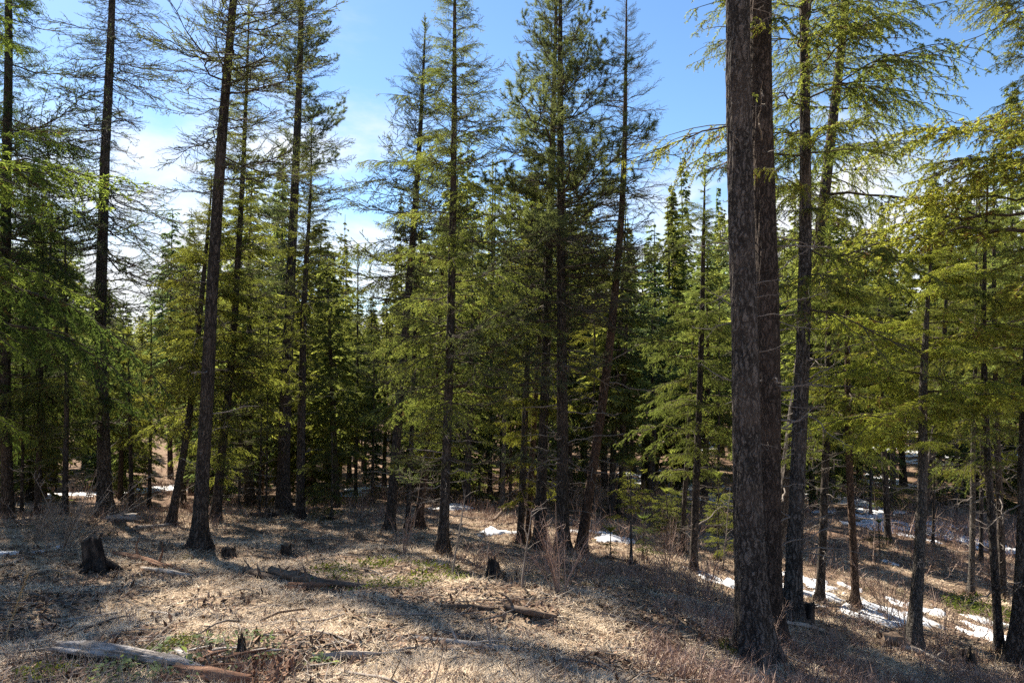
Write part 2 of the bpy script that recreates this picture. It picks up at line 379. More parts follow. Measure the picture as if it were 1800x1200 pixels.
def fir_branch(seed, L=2.4, rise=.18, sag=.32, droop=.55, sec_gap=.07, nlen=.034, nwid=.0105, bare=.10, fill=1.0, gaps=.32, lats=4):
    """drooping fan: main axis, a few big laterals, side twigs on each, every twig set with needles"""
    rng = np.random.default_rng(seed); mb = MB(); segs = []
    def spray(AX, L_, bare_, fat):
        side = 1; hole = rng.random(40) < gaps
        mb.tube(AX, np.linspace(fat, .0028, len(AX)), 4, 0, False)
        for t in np.arange(bare_, .995, sec_gap / L_):
            side = -side
            if rng.random() > .95 * fill + .03 or (hole[int(t * 19.9) * 2 + (side > 0)] and t < .9): continue
            p0 = interp(AX, t); tan = norm(interp(AX, min(1, t + .03)) - interp(AX, max(0, t - .03)))
            ang = math.radians(rng.uniform(38, 72)); pv = norm(np.cross([0, 0, 1.0], tan))
            sv = pv * side + rng.normal(0, .2, 3)
            ls = L_ * (.34 * (1 - t) ** .7 * min(1, (t - bare_) * 4 + .35)) * rng.uniform(.45, 1.25) + .05
            d = norm(tan * math.cos(ang) + sv * math.sin(ang))
            ss = np.linspace(0, 1, 5)[:, None]
            SP = p0 + d * ls * ss + np.array([0, 0, -1.0]) * droop * rng.uniform(.5, 1.4) * ls * ss ** 2 + tan * .12 * ls * ss ** 2 + np.cumsum(rng.normal(0, .02, (5, 3)), 0) * ls * ss
            mb.tube(SP, np.linspace(.003, .0014, 5), 3, 0, False)
            for k in range(1 if ls > .3 else 0, 4): segs.append((SP[k], SP[k + 1]))
            for u_ in np.arange(.15, .98, max(.055 / ls, .05)):
                q0 = interp(SP, u_); st = norm(interp(SP, min(1, u_ + .05)) - interp(SP, max(0, u_ - .05)))
                pl = norm(np.cross(st, [0, 0, 1.0]) + rng.normal(0, .35, 3)) * (1 if rng.random() < .5 else -1)
                lt = min(.19, .40 * ls * (1 - u_) + .05) * rng.uniform(.5, 1.3)
                dd = norm(st * .72 + pl * .7 + np.array([0, 0, -droop * .4]))
                b1 = q0 + dd * lt * .55; b2 = b1 + norm(dd + np.array([0, 0, -.45 * droop])) * lt * .45
                segs.append((q0, b1)); segs.append((b1, b2))
    AX = axis_curve(L, rise, sag, rng, 11, .045)
    spray(AX, L, bare, .015)
    for k in range(lats):
        t = rng.uniform(.12, .68); p0 = interp(AX, t); sd = rng.choice([-1, 1]); a = math.radians(rng.uniform(28, 58)) * sd
        B = axis_curve(L * (1 - t) * rng.uniform(.55, .9), rise * .5 - t * .3, sag * .7, rng, 7, .05)
        ca, sa = math.cos(a), math.sin(a)
        B = np.stack([B[:, 0] * ca - B[:, 1] * sa, B[:, 0] * sa + B[:, 1] * ca, B[:, 2]], 1) + p0
        spray(B, float(np.linalg.norm(B[-1] - B[0])), .08, .008)
    S0 = np.array([q[0] for q in segs]); S1 = np.array([q[1] for q in segs])
    Ls = np.linalg.norm(S1 - S0, axis=1)
    cnt = np.maximum(1, (Ls / .0058 * min(1, fill + .2)).astype(int)); idx = np.repeat(np.arange(len(segs)), cnt)
    r = rng.random(len(idx))[:, None]
    P0 = S0[idx] * (1 - r) + S1[idx] * r; D = norm(S1 - S0)[idx]
    rp = norm(np.cross(D, rng.normal(0, 1, (len(idx), 3)))); rp[:, 2] *= .6
    dead = rng.random(len(segs))[idx] < np.clip(.20 - .20 * np.linalg.norm(P0, axis=1) / L, .03, 1)
    for mk, mi in ((~dead, 1), (dead, 2)):
        k_ = int(mk.sum()); mb.blades(P0[mk], (D * .62 + rp * .8)[mk], rng.normal(0, 1, (k_, 3)), nlen * rng.uniform(.7, 1.25, k_), nwid, mi)
    return mb

def up_branch(seed, L=1.9, rise=-.02, sag=-.24, gap=.075, nlen=.026, live=.8):
    """crooked woody branch whose twigs turn up, with short needle brushes on the outer twigs"""
    rng = np.random.default_rng(seed); mb = MB(); segs = []
    AX = axis_curve(L, rise, sag, rng, 12, .075)
    mb.tube(AX, np.linspace(.017, .0045, len(AX)), 4, 0, False)
    for t in np.arange(.12, .99, gap / L):
        p0 = interp(AX, t); tan = norm(interp(AX, min(1, t + .05)) - interp(AX, t - .05)); sd = rng.choice([-1.0, 1.0])
        ls = (L * .36 * (1 - t) ** .7 * min(1, t * 3) + .08) * rng.uniform(.4, 1.3)
        d = norm(tan * .75 + np.array([0, sd, rng.normal(-.05, .3)]) * .8); ss = np.linspace(0, 1, 5)[:, None]
        SP = p0 + d * ls * ss + (tan * .25 + np.array([0, 0, rng.uniform(-.1, .3)])) * ls * ss ** 2 + np.cumsum(rng.normal(0, .035, (5, 3)), 0) * ls * ss
        mb.tube(SP, np.linspace(.0065, .003, 5), 3, 0, False)
        on = rng.random() < live
        if on: segs += [(SP[2], SP[3]), (SP[3], SP[4])]
        for u_ in np.arange(.2, 1, max(.07 / ls, .1)):
            q = interp(SP, u_); dd = norm(norm(SP[-1] - SP[0]) + rng.normal(0, .6, 3) + [0, 0, .1]); lt = rng.uniform(.05, .15) * (1.2 - u_ * .4)
            e = q + dd * lt; m_ = q + dd * lt * .35
            mb.tube(np.array([q, e]), [.0035, .002], 3, 0, False)
            if on and rng.random() < .85: segs.append((m_, e + dd * .02))
    S0 = np.array([q[0] for q in segs]); S1 = np.array([q[1] for q in segs]); Ls = np.linalg.norm(S1 - S0, axis=1)
    cnt = np.maximum(3, (Ls / .0042).astype(int)); idx = np.repeat(np.arange(len(segs)), cnt)
    r = rng.random(len(idx))[:, None]; P0 = S0[idx] * (1 - r) + S1[idx] * r; D = norm(S1 - S0)[idx]
    rp = norm(np.cross(D, rng.normal(0, 1, (len(idx), 3))))
    mb.blades(P0, D * .8 + rp * .7, rng.normal(0, 1, (len(idx), 3)), nlen * rng.uniform(.7, 1.3, len(idx)), .0095, 1)
    return mb

def pine_branch(seed, L=2.2, rise=.05, sag=-.28, tuft=.11, tufts=1.0, twiggy=1.0):
    """crooked bare wood turning up, needle tufts on the twig ends"""
    rng = np.random.default_rng(seed); mb = MB()
    AX = axis_curve(L, rise, sag, rng, 10, .06)
    mb.tube(AX, np.linspace(.020, .005, len(AX)), 4, 0, False)
    ends = [(AX[-1], norm(AX[-1] - AX[-2]))]
    for t in np.arange(.18, .98, .085 / twiggy):
        p0 = interp(AX, t); tan = norm(interp(AX, min(1, t + .05)) - interp(AX, t - .05))
        sv = norm(np.array([0, rng.choice([-1, 1]) * 1.0, rng.normal(.15, .45)]))
        ls = L * (.10 + .34 * (1 - t)) * rng.uniform(.5, 1.2)
        d = norm(tan * .7 + sv * .8); ss = np.linspace(0, 1, 5)[:, None]
        SP = p0 + d * ls * ss + np.array([0, 0, .22]) * ls * ss ** 2 + np.cumsum(rng.normal(0, .03, (5, 3)), 0) * ls
        mb.tube(SP, np.linspace(.008, .003, 5), 3, 0, False)
        ends.append((SP[-1], norm(SP[-1] - SP[-2])))
        for u_ in (.35, .5, .65, .8):
            if rng.random() < .85 * twiggy:
                q0 = interp(SP, u_); dd = norm(norm(SP[-1] - SP[0]) + rng.normal(0, .7, 3)); lt = rng.uniform(.10, .26)
                Q = np.array([q0, q0 + dd * lt * .6, q0 + dd * lt + [0, 0, lt * .2]])
                mb.tube(Q, [.004, .003, .002], 3, 0, False); ends.append((Q[-1], norm(Q[-1] - Q[-2])))
    for p, d in ends:
        if rng.random() > tufts: continue
        k = 46
        r = norm(rng.normal(0, 1, (k, 3)))
        back = rng.random(k)[:, None] * .10
        mb.blades(p - d * back, d * .55 + r * .8, rng.normal(0, 1, (k, 3)), tuft * rng.uniform(.6, 1.1, k), .0085, 1)
    return mb

def dead_branch(seed, L=1.0, fork=1.0, droop=.25):
    rng = np.random.default_rng(seed); mb = MB()
    AX = axis_curve(L, .05, droop * rng.uniform(-.4, 1.2), rng, 8, .05)
    mb.tube(AX, np.linspace(.017, .004, len(AX)), 4, 0, False)
    for t in rng.uniform(.2, .95, int(9 * fork)):
        p0 = interp(AX, t); ls = L * rng.uniform(.08, .34) * (1.1 - t * .6)
        d = norm(np.array([.7, rng.choice([-1, 1]) * .8, rng.normal(0, .4)]))
        Q = np.array([p0, p0 + d * ls * .5, p0 + d * ls + [0, 0, -ls * .12]]) + rng.normal(0, .01, (3, 3)) * [[0], [1], [1]]
        mb.tube(Q, [.005, .0035, .0018], 3, 0, False)
        if ls > .15:
            for k in range(2):
                q0 = interp(Q, rng.uniform(.3, .9)); dd = norm(d + rng.normal(0, .6, 3)) * ls * .4
                mb.tube(np.array([q0, q0 + dd]), [.0028, .0014], 3, 0, False)
    return mb

BR = {}
def protos(key, fn, args, mats, k):
    BR[key] = [fn(100 * len(BR) + i, **args).mesh(key + ' branch', mats) for i in range(k)]
protos('fir', fir_branch, dict(L=1.9), [M['twig_live'], M['fir'], M['brown']], 6)
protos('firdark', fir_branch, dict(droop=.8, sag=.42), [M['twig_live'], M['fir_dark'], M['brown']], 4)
protos('firthin', fir_branch, dict(L=1.9, fill=.75, droop=.85, rise=.1, sag=.3, sec_gap=.085, gaps=.45, lats=5), [M['twig_live'], M['fir'], M['brown']], 5)
protos('up', up_branch, dict(), [M['twig_live'], M['pine']], 5)
protos('upbare', up_branch, dict(L=2.2, sag=-.05, rise=-.12, live=.35), [M['twig_live'], M['pine']], 4)
protos('lush', fir_branch, dict(L=2.2, sec_gap=.055, gaps=.12, droop=.38, sag=.22, lats=5, nlen=.036), [M['twig_live'], M['fir'], M['brown']], 4)
protos('pine', pine_branch, dict(L=1.7, twiggy=1.1), [M['twig_live'], M['pine']], 4)
protos('wiry', pine_branch, dict(L=2.6, rise=-.1, sag=.22, tufts=.28, tuft=.07, twiggy=1.1), [M['twig_live'], M['pine']], 3)
protos('bare', dead_branch, dict(L=2.0, fork=2.6, droop=.1), [M['twig']], 3)
protos('snag', dead_branch, dict(L=1.0, fork=.9), [M['twig']], 5)
BLEN = dict(up=1.9, upbare=2.2, lush=2.2, fir=1.9, firdark=2.4, firthin=1.9, pine=1.7, wiry=2.6, bare=2.0, snag=1.0)

# ------------------------------------------------------------------ far crowns (one mesh each, 10 m tall)
def far_crown(seed, base=.15, rad=1.5, gap=.27, per=6, spray=.42, power=.8, sparse=1.0, H=10.0, droop=.45, fine=1.0):
    rng = np.random.default_rng(seed); mb = MB()
    z = base * H
    while z < H * .985:
        u_ = (H - z) / (H * (1 - base))
        for k in range(max(3, int(per * (1 if u_ > .15 else .7)))):
            if rng.random() > sparse: continue
            L = rad * (min(1, u_ * 1.15 + .03)) ** power * rng.uniform(.55, 1.12) * (1 if u_ < .85 else .8)
            if L < .1: L = .1
            az = rng.uniform(0, 2 * math.pi); up = .5 * (1 - u_) ** 1.5 - .05 + rng.normal(0, .06)
            ca, sa = math.cos(az), math.sin(az)
            h0 = z + rng.uniform(-.2, .2)
            t = np.linspace(0, 1, 4)[:, None]
            AXp = np.array([0, 0, h0]) + np.array([ca, sa, up]) * L * t + np.array([0, 0, -.22 * L]) * t ** 2
            mb.tube(AXp, np.linspace(.012, .003, 4), 3, 0, False)
            ns = max(4, int(L / .10 * fine)); tt = rng.uniform(.12, 1, ns) ** .8; p0 = interp(AXp, tt)
            sgn = np.where(np.arange(ns) % 2 == 0, 1, -1)[:, None]
            fw = np.array([ca, sa, up * .4]); sd = np.array([-sa, ca, 0])
            D = norm(fw * .75 + sgn * sd * .9 + rng.normal(0, .15, (ns, 3)) + np.array([0, 0, -droop * .7]))
            ls = spray * L * (1.15 - tt * .85) * rng.uniform(.7, 1.2, ns) * .75 + .07
            # each spray: ragged row of short pointed twigs
            m_ = 7; jj = (np.arange(m_) + .5) / m_
            Q = p0[:, None, :] + D[:, None, :] * (ls[:, None] * jj[None])[..., None] + np.array([0, 0, -droop * .5]) * ((ls[:, None] * jj[None] ** 2)[..., None])
            alt = np.where(np.arange(m_) % 2 == 0, 1, -1)[None, :, None]
            perp = np.cross(D, [0, 0, 1.0])[:, None, :]
            DD = D[:, None, :] * .8 + alt * perp * .75 + rng.normal(0, .2, (ns, m_, 3)) + np.array([0, 0, -.15])
            Q = Q.reshape(-1, 3); DD = DD.reshape(-1, 3)
            LL = np.repeat(ls, m_) * rng.uniform(.3, .6, len(Q)) + .09
            mb.blades(Q - norm(DD) * .02, DD, rng.normal(0, 1, (len(Q), 3)) * .5 + [0, 0, 1], LL, .062, 1)
        z += gap * rng.uniform(.6, 1.3) * (.55 + .6 * u_)
    mb.tube(np.array([[0, 0, H * .93], [0, 0, H]]), [.012, .004], 3, 0, False)
    return mb
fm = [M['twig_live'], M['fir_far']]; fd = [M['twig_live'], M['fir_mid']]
FAR = dict(
    dense=[far_crown(1, .05, 2.0).mesh('dense crown', fm), far_crown(2, .07, 1.75, per=6).mesh('dense crown', fm), far_crown(3, .06, 2.1, per=6).mesh('dense crown', fd)],
    high=[far_crown(4, .30, 1.7, gap=.24).mesh('high crown', fm), far_crown(5, .24, 1.55, gap=.26, sparse=.9).mesh('high crown', fm), far_crown(6, .36, 1.75, gap=.26).mesh('high crown', fd)],
    narrow=[far_crown(7, .04, 1.1, gap=.22, per=6).mesh('narrow crown', fd), far_crown(8, .08, 1.25, gap=.24).mesh('narrow crown', fm)],
    thin=[far_crown(9, .36, 1.6, gap=.36, per=5, sparse=.75, spray=.36).mesh('thin crown', fm), far_crown(10, .42, 1.5, gap=.34, per=5, sparse=.75, spray=.36).mesh('thin crown', [M['twig_live'], M['pine']])])

# ------------------------------------------------------------------ trunks
def trunk_mesh(P, R, mat, name='trunk', sides=16, step=.25, rough=.05, furrow=0.0, flare=.45, seed=0):
    """P: points relative to the base (first at ground), R radii"""
    P = np.asarray(P, float); R = np.asarray(R, float)
    s = np.concatenate([[0], np.cumsum(np.linalg.norm(np.diff(P, axis=0), axis=1))])
    nn = max(4, int(s[-1] / step)); ts = np.linspace(0, s[-1], nn)
    def smooth(col):
        y = np.interp(ts, s, col); k = max(1, int(1.2 / step)); k2 = np.ones(2 * k + 1) / (2 * k + 1)
        yp = np.concatenate([2 * y[0] - y[k:0:-1], y, 2 * y[-1] - y[-2:-k - 2:-1]])
        return np.convolve(yp, k2, 'valid') if len(y) > 2 * k + 2 else y
    Q = np.stack([smooth(P[:, i]) for i in range(3)], 1); RR = np.interp(ts, s, R)
    Q = np.vstack([[Q[0] - np.array([0, 0, .35])], Q]); RR = np.concatenate([[RR[0]], RR]); ts = np.concatenate([[-.35], ts])
    fl = 1 + flare * np.exp(-np.maximum(ts, 0) / (.9 * R[0] * 2)); 
    th = np.arange(sides) * 2 * math.pi / sides
    TH, TT = np.meshgrid(th, ts)
    lob = .93 + (fl[:, None] - 1) * (.75 + .5 * np.sin(3 * TH + seed) + .3 * np.sin(5 * TH + 2 * seed))
    cx, cy = np.cos(TH), np.sin(TH)
    r = RR[:, None] * lob * (1 + rough * 2 * fbm(cx * 1.5 + seed * 3.7, TT * .8 + cy * 1.5, seed, 3))
    if furrow:
        k = 1.0
        a = TH * RR[:, None].mean() * 13; wv = fbm(cx * 2 + seed, TT * 1.2 + cy * 2, seed + 5, 2)
        # ridges that run up the stem, break and join
        per = 2 * math.pi * RR.mean() * 13
        def ring(sc, zs, sd):
            x1 = cx * per / (2 * math.pi) * sc; y1 = cy * per / (2 * math.pi) * sc
            return vnoise(x1 * 1.6 + 40 + TT * zs * .3, y1 * 1.6 + TT * zs, sd)
        rd = 1 - 2 * np.abs(ring(1.0, 1.3, seed + 11)) * 2
        rd2 = 1 - 2 * np.abs(ring(2.1, 3.5, seed + 12)) * 2
        fine_ = ring(4.2, 22, seed + 13)
        r = r + furrow * (rd * .7 + rd2 * .45 + fine_ * .7)
    G_ = np.stack([Q[:, None, 0] + r * cx, Q[:, None, 1] + r * cy, Q[:, None, 2] + 0 * r], -1)
    mb = MB(); mb.grid(G_[:, ::-1], 0, True)
    return mb.mesh(name, mat, True), Q[1:], RR[1:]

def tint(rng):
    h = rng.uniform(0, 1); v = rng.uniform(.78, 1.22)
    return (v * (.88 + .26 * h), v * (.98 + .08 * h), v * (1.2 - .4 * h), 1)
BKEY = dict(brown=M['bark_brown'], bark=M['bark'], dark=M['bark_dark'], grey=M['bark_grey'], red=M['bark_red'])
NBR = [0]; BASES = []
def hero(pts, label, cat, group=None, kind='fir', crown_y=400, blen=2.0, gap=.34, per=4, bark='dark', snags=10, snag_len=.8,
         furrow=0, sides=16, step=.25, flare=.75, skew=None, seed=0, top_up=.5, bot_dn=-.12, name=None, mix=None, base=None,
         ymin=-260, snag_top=None, tc=None, power=.7, radmin=.25, high=None):
    """a tree traced by points (px, py, width) from its foot upwards; stands on the ground under its foot"""
    rng = np.random.default_rng(seed + 1000)
    p0 = hit(pts[0][0], pts[0][1]) if base is None else np.array([base[0], base[1], ground_z(*base)])
    if base is None:
        W0 = [at(x, y, p0[1]) for x, y, w in pts]; W0[0] = p0
        R = [max(.008, .92 * w * p0[1] / F / 2) for x, y, w in pts]
    else:
        W0 = [p0 + np.array([dx, 0, h]) for dx, h, w in pts]; R = [w for _, _, w in pts]
    W0 = np.array(W0); W0[1:, 1] += np.cumsum(rng.normal(0, .06, len(W0) - 1))
    BASES.append((p0, R[0]))
    me, Q, RR = trunk_mesh(W0 - p0, R, BKEY[bark], sides=sides, step=step, furrow=furrow, flare=flare, seed=seed)
    root = link(name or {'pine': 'pine_tree', 'up': 'pine_tree', 'upbare': 'larch_tree', 'bare': 'larch_tree'}.get(kind, 'fir_tree'), None, loc=p0)
    tag(root, label, cat, group)
    tr = link('trunk', me, root)
    zc = at(900, crown_y, p0[1])[2] - p0[2] if base is None else crown_y
    zt = Q[-1, 2]
    # crown part: leading shoot and its small side shoots
    mbc = MB(); keys = mix or [kind]
    top = Q[-1]; lead = .5 * min(1, (zt - zc) / 6)
    matn = BR[kind][0].materials[min(1, len(BR[kind][0].materials) - 1)]
    K = 90; pz = rng.random(K)[:, None] * lead
    mbc.tube(np.array([top - [0, 0, .15], top + [0, 0, lead]]), [RR[-1], .004], 4, 0, False)
    ang = rng.random(K) * 6.283
    mbc.blades(top + np.array([0, 0, 1.0]) * pz, np.stack([np.cos(ang), np.sin(ang), .9 + 0 * ang], 1), rng.normal(0, 1, (K, 3)),
               (.05 + .22 * (1 - pz[:, 0] / lead)), .018, 1)
    crown = link('crown', mbc.mesh('crown', [M['twig_live'], matn]), root); TC = tc or tint(rng); crown.color = TC
    z = zc; az = rng.random() * 6.28; sk = rng.uniform(0, 6.28); holes = rng.uniform(0, 6.28, 3); hz_ = rng.uniform(zc, zt, 3)
    while z < zt - .05:
        u_ = (zt - z) / (zt - zc); P_ = np.array([np.interp(z, Q[:, 2], Q[:, i]) for i in range(3)])
        if proj(P_ + p0)[1] < ymin: break
        for k in range(per):
            az += 2.4 + rng.normal(0, .35)
            key = keys[rng.integers(len(keys))]
            if high and proj(P_ + p0)[1] < -60: key = high
            L = blen * max(radmin if u_ > .15 else .16, min(1, u_ * 1.25 + .04) ** power) * (rng.uniform(.7, 1.2) if rng.random() < .7 else rng.uniform(.3, .7)) * (1 + .22 * math.cos(az - sk))
            if any(abs(z - a_) < .09 * (zt - zc) and math.cos(az - b_) > .2 for a_, b_ in zip(hz_, holes)): L *= .4
            if u_ > .85: L *= rng.uniform(.5, 1)
            if skew: L *= max(.25, 1 + skew[1] * math.cos(az - skew[0]))
            pitch = bot_dn + (top_up - bot_dn) * (1 - u_) ** 1.6 + rng.normal(0, .1)
            q = Quaternion((0, 0, 1), az) @ Quaternion((0, 1, 0), -pitch) @ Quaternion((1, 0, 0), rng.normal(0, .22))
            o = link('branch', BR[key][rng.integers(len(BR[key]))], crown, quat=q)
            o.location = P_ + np.array([0, 0, rng.uniform(-.12, .12)]); o.color = TC
            s = L / BLEN[key]; o.scale = (s, s * rng.uniform(.85, 1.15), s)
            NBR[0] += 1
        z += gap * 1.0 * rng.uniform(.7, 1.35) * (.5 + .6 * u_)
    hi = zc + .8 if snag_top is None else at(900, snag_top, p0[1])[2] - p0[2]
    for k in range(snags):
        zz = rng.uniform(.12 * hi + .3, hi); P_ = np.array([np.interp(zz, Q[:, 2], Q[:, i]) for i in range(3)])
        a = rng.random() * 6.28; r = np.interp(zz, Q[:, 2], RR) * .9
        q = Quaternion((0, 0, 1), a) @ Quaternion((0, 1, 0), -rng.normal(-.02, .22)) @ Quaternion((1, 0, 0), rng.uniform(0, 6))
        o = link('dead_branch', BR['snag'][rng.integers(5)], tr, quat=q)
        o.location = P_ + np.array([math.cos(a), math.sin(a), 0]) * r
        o.scale = (snag_len * rng.uniform(.4, 1.2),) * 3
        NBR[0] += 1
    return root

PI = math.pi
# near pair of big firs, right of centre
hero([(1327,1158,66),(1322,1050,60),(1315,850,54),(1309,600,50),(1302,300,47),(1296,0,45),(1293,-200,42),(1290,-700,30),(1290,-1100,8)],
     'big rough barked trunk nearest the camera, moss at its flared foot', 'tree', bark='bark', furrow=.014, sides=150, step=.022, flare=.6,
     crown_y=-330, blen=2.6, snags=26, snag_len=.42, snag_top=-100, seed=1, kind='fir', gap=.5, ymin=-1200, per=3, name='fir_tree')
hero([(1352,1118,48),(1350,900,46),(1347,600,44),(1341,300,43),(1336,0,42),(1332,-200,38),(1326,-700,22),(1324,-900,8)],
     'second big trunk half hidden right behind the rough barked one', 'tree', bark='brown', furrow=.012, sides=90, step=.04, flare=.5,
     crown_y=300, blen=2.9, snags=40, snag_len=.8, snag_top=250, seed=2, kind='fir', gap=.85, per=2, skew=(PI, .35), mix=['fir','firthin'], ymin=-500)
hero([(1391,1092,34),(1395,950,30),(1400,800,28),(1406,600,25),(1408,400,22),(1407,100,18),(1404,-200,16),(1402,-450,6)],
     'straight mid brown trunk just right of the big pair, leaning trunk crossing it', 'tree', bark='bark', furrow=.009, sides=60, step=.06,
     crown_y=540, blen=2.1, snags=36, snag_len=.9, snag_top=560, seed=3, kind='fir', gap=0.44, per=4, mix=['fir','firthin'])
hero([(1352,1035,28),(1379,870,26),(1396,740,25),(1408,640,24),(1420,560,23),(1444,420,21),(1465,250,19),(1488,60,16),(1505,-150,12),(1515,-330,5)],
     'trunk leaning to the right that crosses the straight one beside the big pair', 'tree', bark='bark', furrow=.009, sides=48, step=.06,
     crown_y=500, blen=2.9, snags=24, snag_len=1.1, snag_top=500, seed=4, kind='fir', gap=0.42, per=4, mix=['fir','firthin','firthin'], skew=(0, .25))
# tall trees of the left half
hero([(350,965,30),(356,860,27),(366,700,25),(380,450,22),(395,220,18),(412,0,14),(424,-160,9),(432,-280,4)],
     'tall straight trunk with clean flared foot left of centre, right of the stump', 'tree', crown_y=330, blen=1.9, snags=14, snag_len=.7,
     seed=5, kind='up', gap=0.24, per=6, mix=['up','up','up','upbare'], bark='dark', furrow=.006, sides=32, step=.1)
hero([(183,908,27),(180,750,24),(177,600,22),(183,300,18),(190,100,15),(194,-60,11),(196,-240,4)],
     'tall grey trunk with bare drooping wiry branches, behind the bush by the black stump', 'tree', crown_y=560, blen=2.5, snags=10,
     seed=6, kind='upbare', gap=0.27, per=6, bark='bark', bot_dn=-.35, top_up=.2, furrow=.006, sides=28, step=.1, mix=['upbare','up','wiry','upbare'])
hero([(496,903,27),(502,740,24),(512,520,20),(522,300,16),(529,100,12),(532,-60,8),(533,-170,4)],
     'tall dark trunk with a rock pile and log at its foot, left of centre', 'tree', crown_y=520, blen=1.8, snags=14, seed=7, kind='up',
     gap=0.23, per=6, mix=['up','up','pine'])
hero([(527,914,18),(530,760,16),(536,520,12),(543,380,7),(546,290,3),(547,240,2)], 'thinner dark trunk close on the right of the trunk with a log at its foot', 'tree',
     crown_y=700, blen=1.5, snags=12, seed=8, kind='firthin', gap=0.27, per=5, mix=['fir','up'])
hero([(300,921,17),(322,800,14),(340,650,11),(352,500,9),(362,400,6),(366,335,3)], 'slim trunk leaning right with feathery fir crown, behind the fallen grey branch', 'tree',
     crown_y=740, blen=2.0, snags=8, seed=9, mix=['fir','up'], kind='fir', gap=0.27, per=5)
hero([(379,916,19),(396,760,17),(410,620,14),(428,330,10),(437,150,6),(440,40,3)], 'slightly bent trunk with a lit low bough, right of the tall clean trunk', 'tree',
     crown_y=840, blen=1.9, snags=8, seed=10, kind='fir', gap=0.24, per=6, mix=['up','fir'])
# centre
hero([(685,936,20),(702,720,18),(718,520,15),(736,300,11),(744,160,7),(747,60,3)], 'trunk leaning right with a sparse feathery top, left of the straight centre fir', 'tree',
     crown_y=560, blen=1.8, snags=16, seed=11, kind='up', gap=0.21, per=6, mix=['up','up','firthin'])
hero([(778,974,22),(785,800,19),(792,600,17),(797,300,13),(800,60,8),(801,-60,4)], 'straight centre fir with bright low whorls of foliage on its trunk', 'tree',
     crown_y=830, blen=1.7, snags=16, seed=12, kind='fir', gap=0.23, per=6, mix=['fir','up'])
hero([(948,966,24),(954,800,20),(960,600,18),(968,350,14),(975,120,9),(980,-60,4)], 'left one of the two tall dark pines that rise side by side', 'tree',
     crown_y=600, blen=1.7, snags=26, snag_len=1.0, seed=13, kind='up', gap=0.24, per=6, mix=['pine','up','upbare'])
hero([(988,972,27),(989,800,23),(987,600,20),(985,350,16),(984,120,11),(985,-60,5)], 'right and thicker one of the two tall dark pines that rise side by side', 'tree',
     crown_y=640, blen=2.0, snags=26, snag_len=1.1, seed=14, kind='up', gap=0.24, per=6, mix=['pine','up','upbare'])
hero([(1019,975,22),(1040,830,19),(1062,680,18),(1082,500,15),(1096,330,12),(1098,200,9),(1100,80,5),(1101,0,3)],
     'reddish trunk leaning right then straight, with a nearly bare thin crown', 'tree', bark='red', crown_y=520, blen=1.6, snags=26, snag_len=1.0,
     seed=15, mix=['upbare','up','bare'], kind='upbare', gap=0.24, per=6, top_up=.6)
hero([(914,957,15),(922,760,13),(930,560,10),(934,420,6),(936,340,3)], 'slim trunk with yellow green whorls just left of the paired pines', 'tree',
     crown_y=880, blen=1.2, snags=10, seed=16, kind='fir', gap=0.3, per=5)
hero([(927,952,13),(938,760,12),(950,560,8),(958,430,3)], 'slim brown trunk touching the slim yellow green one at its foot', 'tree', bark='red', crown_y=720, blen=1.3,
     snags=10, seed=17, kind='firthin', gap=.5, per=3)
hero([(716,934,11),(722,800,10),(728,600,8),(730,500,3)], 'thin trunk standing close right of the sparse topped leaning one', 'tree', crown_y=800, blen=1.5, snags=8, seed=18, kind='fir', gap=.42, per=4)
hero([(733,925,18),(748,830,15),(764,700,13),(775,560,9),(780,420,3)], 'trunk tilting right between the leaning tree and the centre fir', 'tree', bark='red', crown_y=780, blen=1.5, snags=8, seed=19, kind='fir', gap=0.32, per=4)
hero([(882,902,10),(888,700,8),(892,560,5),(893,480,2)], 'pale slender trunk behind the snow patch with the mossy snag', 'tree', bark='grey', crown_y=740, blen=1.5, snags=8, seed=20, kind='fir', gap=.5, per=4)
hero([(1074,905,13),(1080,760,12),(1092,560,9),(1098,430,4),(1100,380,2)], 'dark trunk in the shade right of the reddish leaning one', 'tree', crown_y=780, blen=1.6, snags=8, seed=21, kind='firdark', gap=0.32, per=5)
# right half
hero([(1218,1003,16),(1226,800,14),(1232,600,11),(1237,430,8),(1239,330,3)], 'slim dark trunk with yellow green boughs, left of the big pair', 'tree', crown_y=830, blen=1.6,
     snags=12, seed=22, kind='fir', gap=0.3, per=5)
hero([(1198,975,11),(1206,860,10),(1214,740,8),(1220,600,3)], 'thin leaning trunk close left of the slim one with yellow green boughs', 'tree', crown_y=800, blen=1.1, snags=8, seed=23, kind='firthin', gap=.5, per=3)
hero([(1441,1062,18),(1447,900,16),(1454,700,14),(1460,520,9),(1462,420,3)], 'dark upright trunk at the left end of the long snow patch', 'tree', crown_y=800, blen=1.4, snags=18, seed=24, kind='fir', gap=0.42, per=4)
hero([(1505,1066,16),(1494,930,14),(1486,800,13),(1484,600,10),(1484,450,3)], 'slightly bowed brown trunk growing out of the long snow patch', 'tree', bark='red', crown_y=770, blen=1.5, snags=14, seed=25, kind='fir', gap=0.38, per=4)
hero([(1561,957,13),(1556,860,12),(1550,740,10),(1546,580,7),(1545,480,2)], 'dark trunk beyond the little fir on the brown slope', 'tree', crown_y=700, blen=1.7, snags=8, seed=26, kind='fir', gap=0.34, per=5)
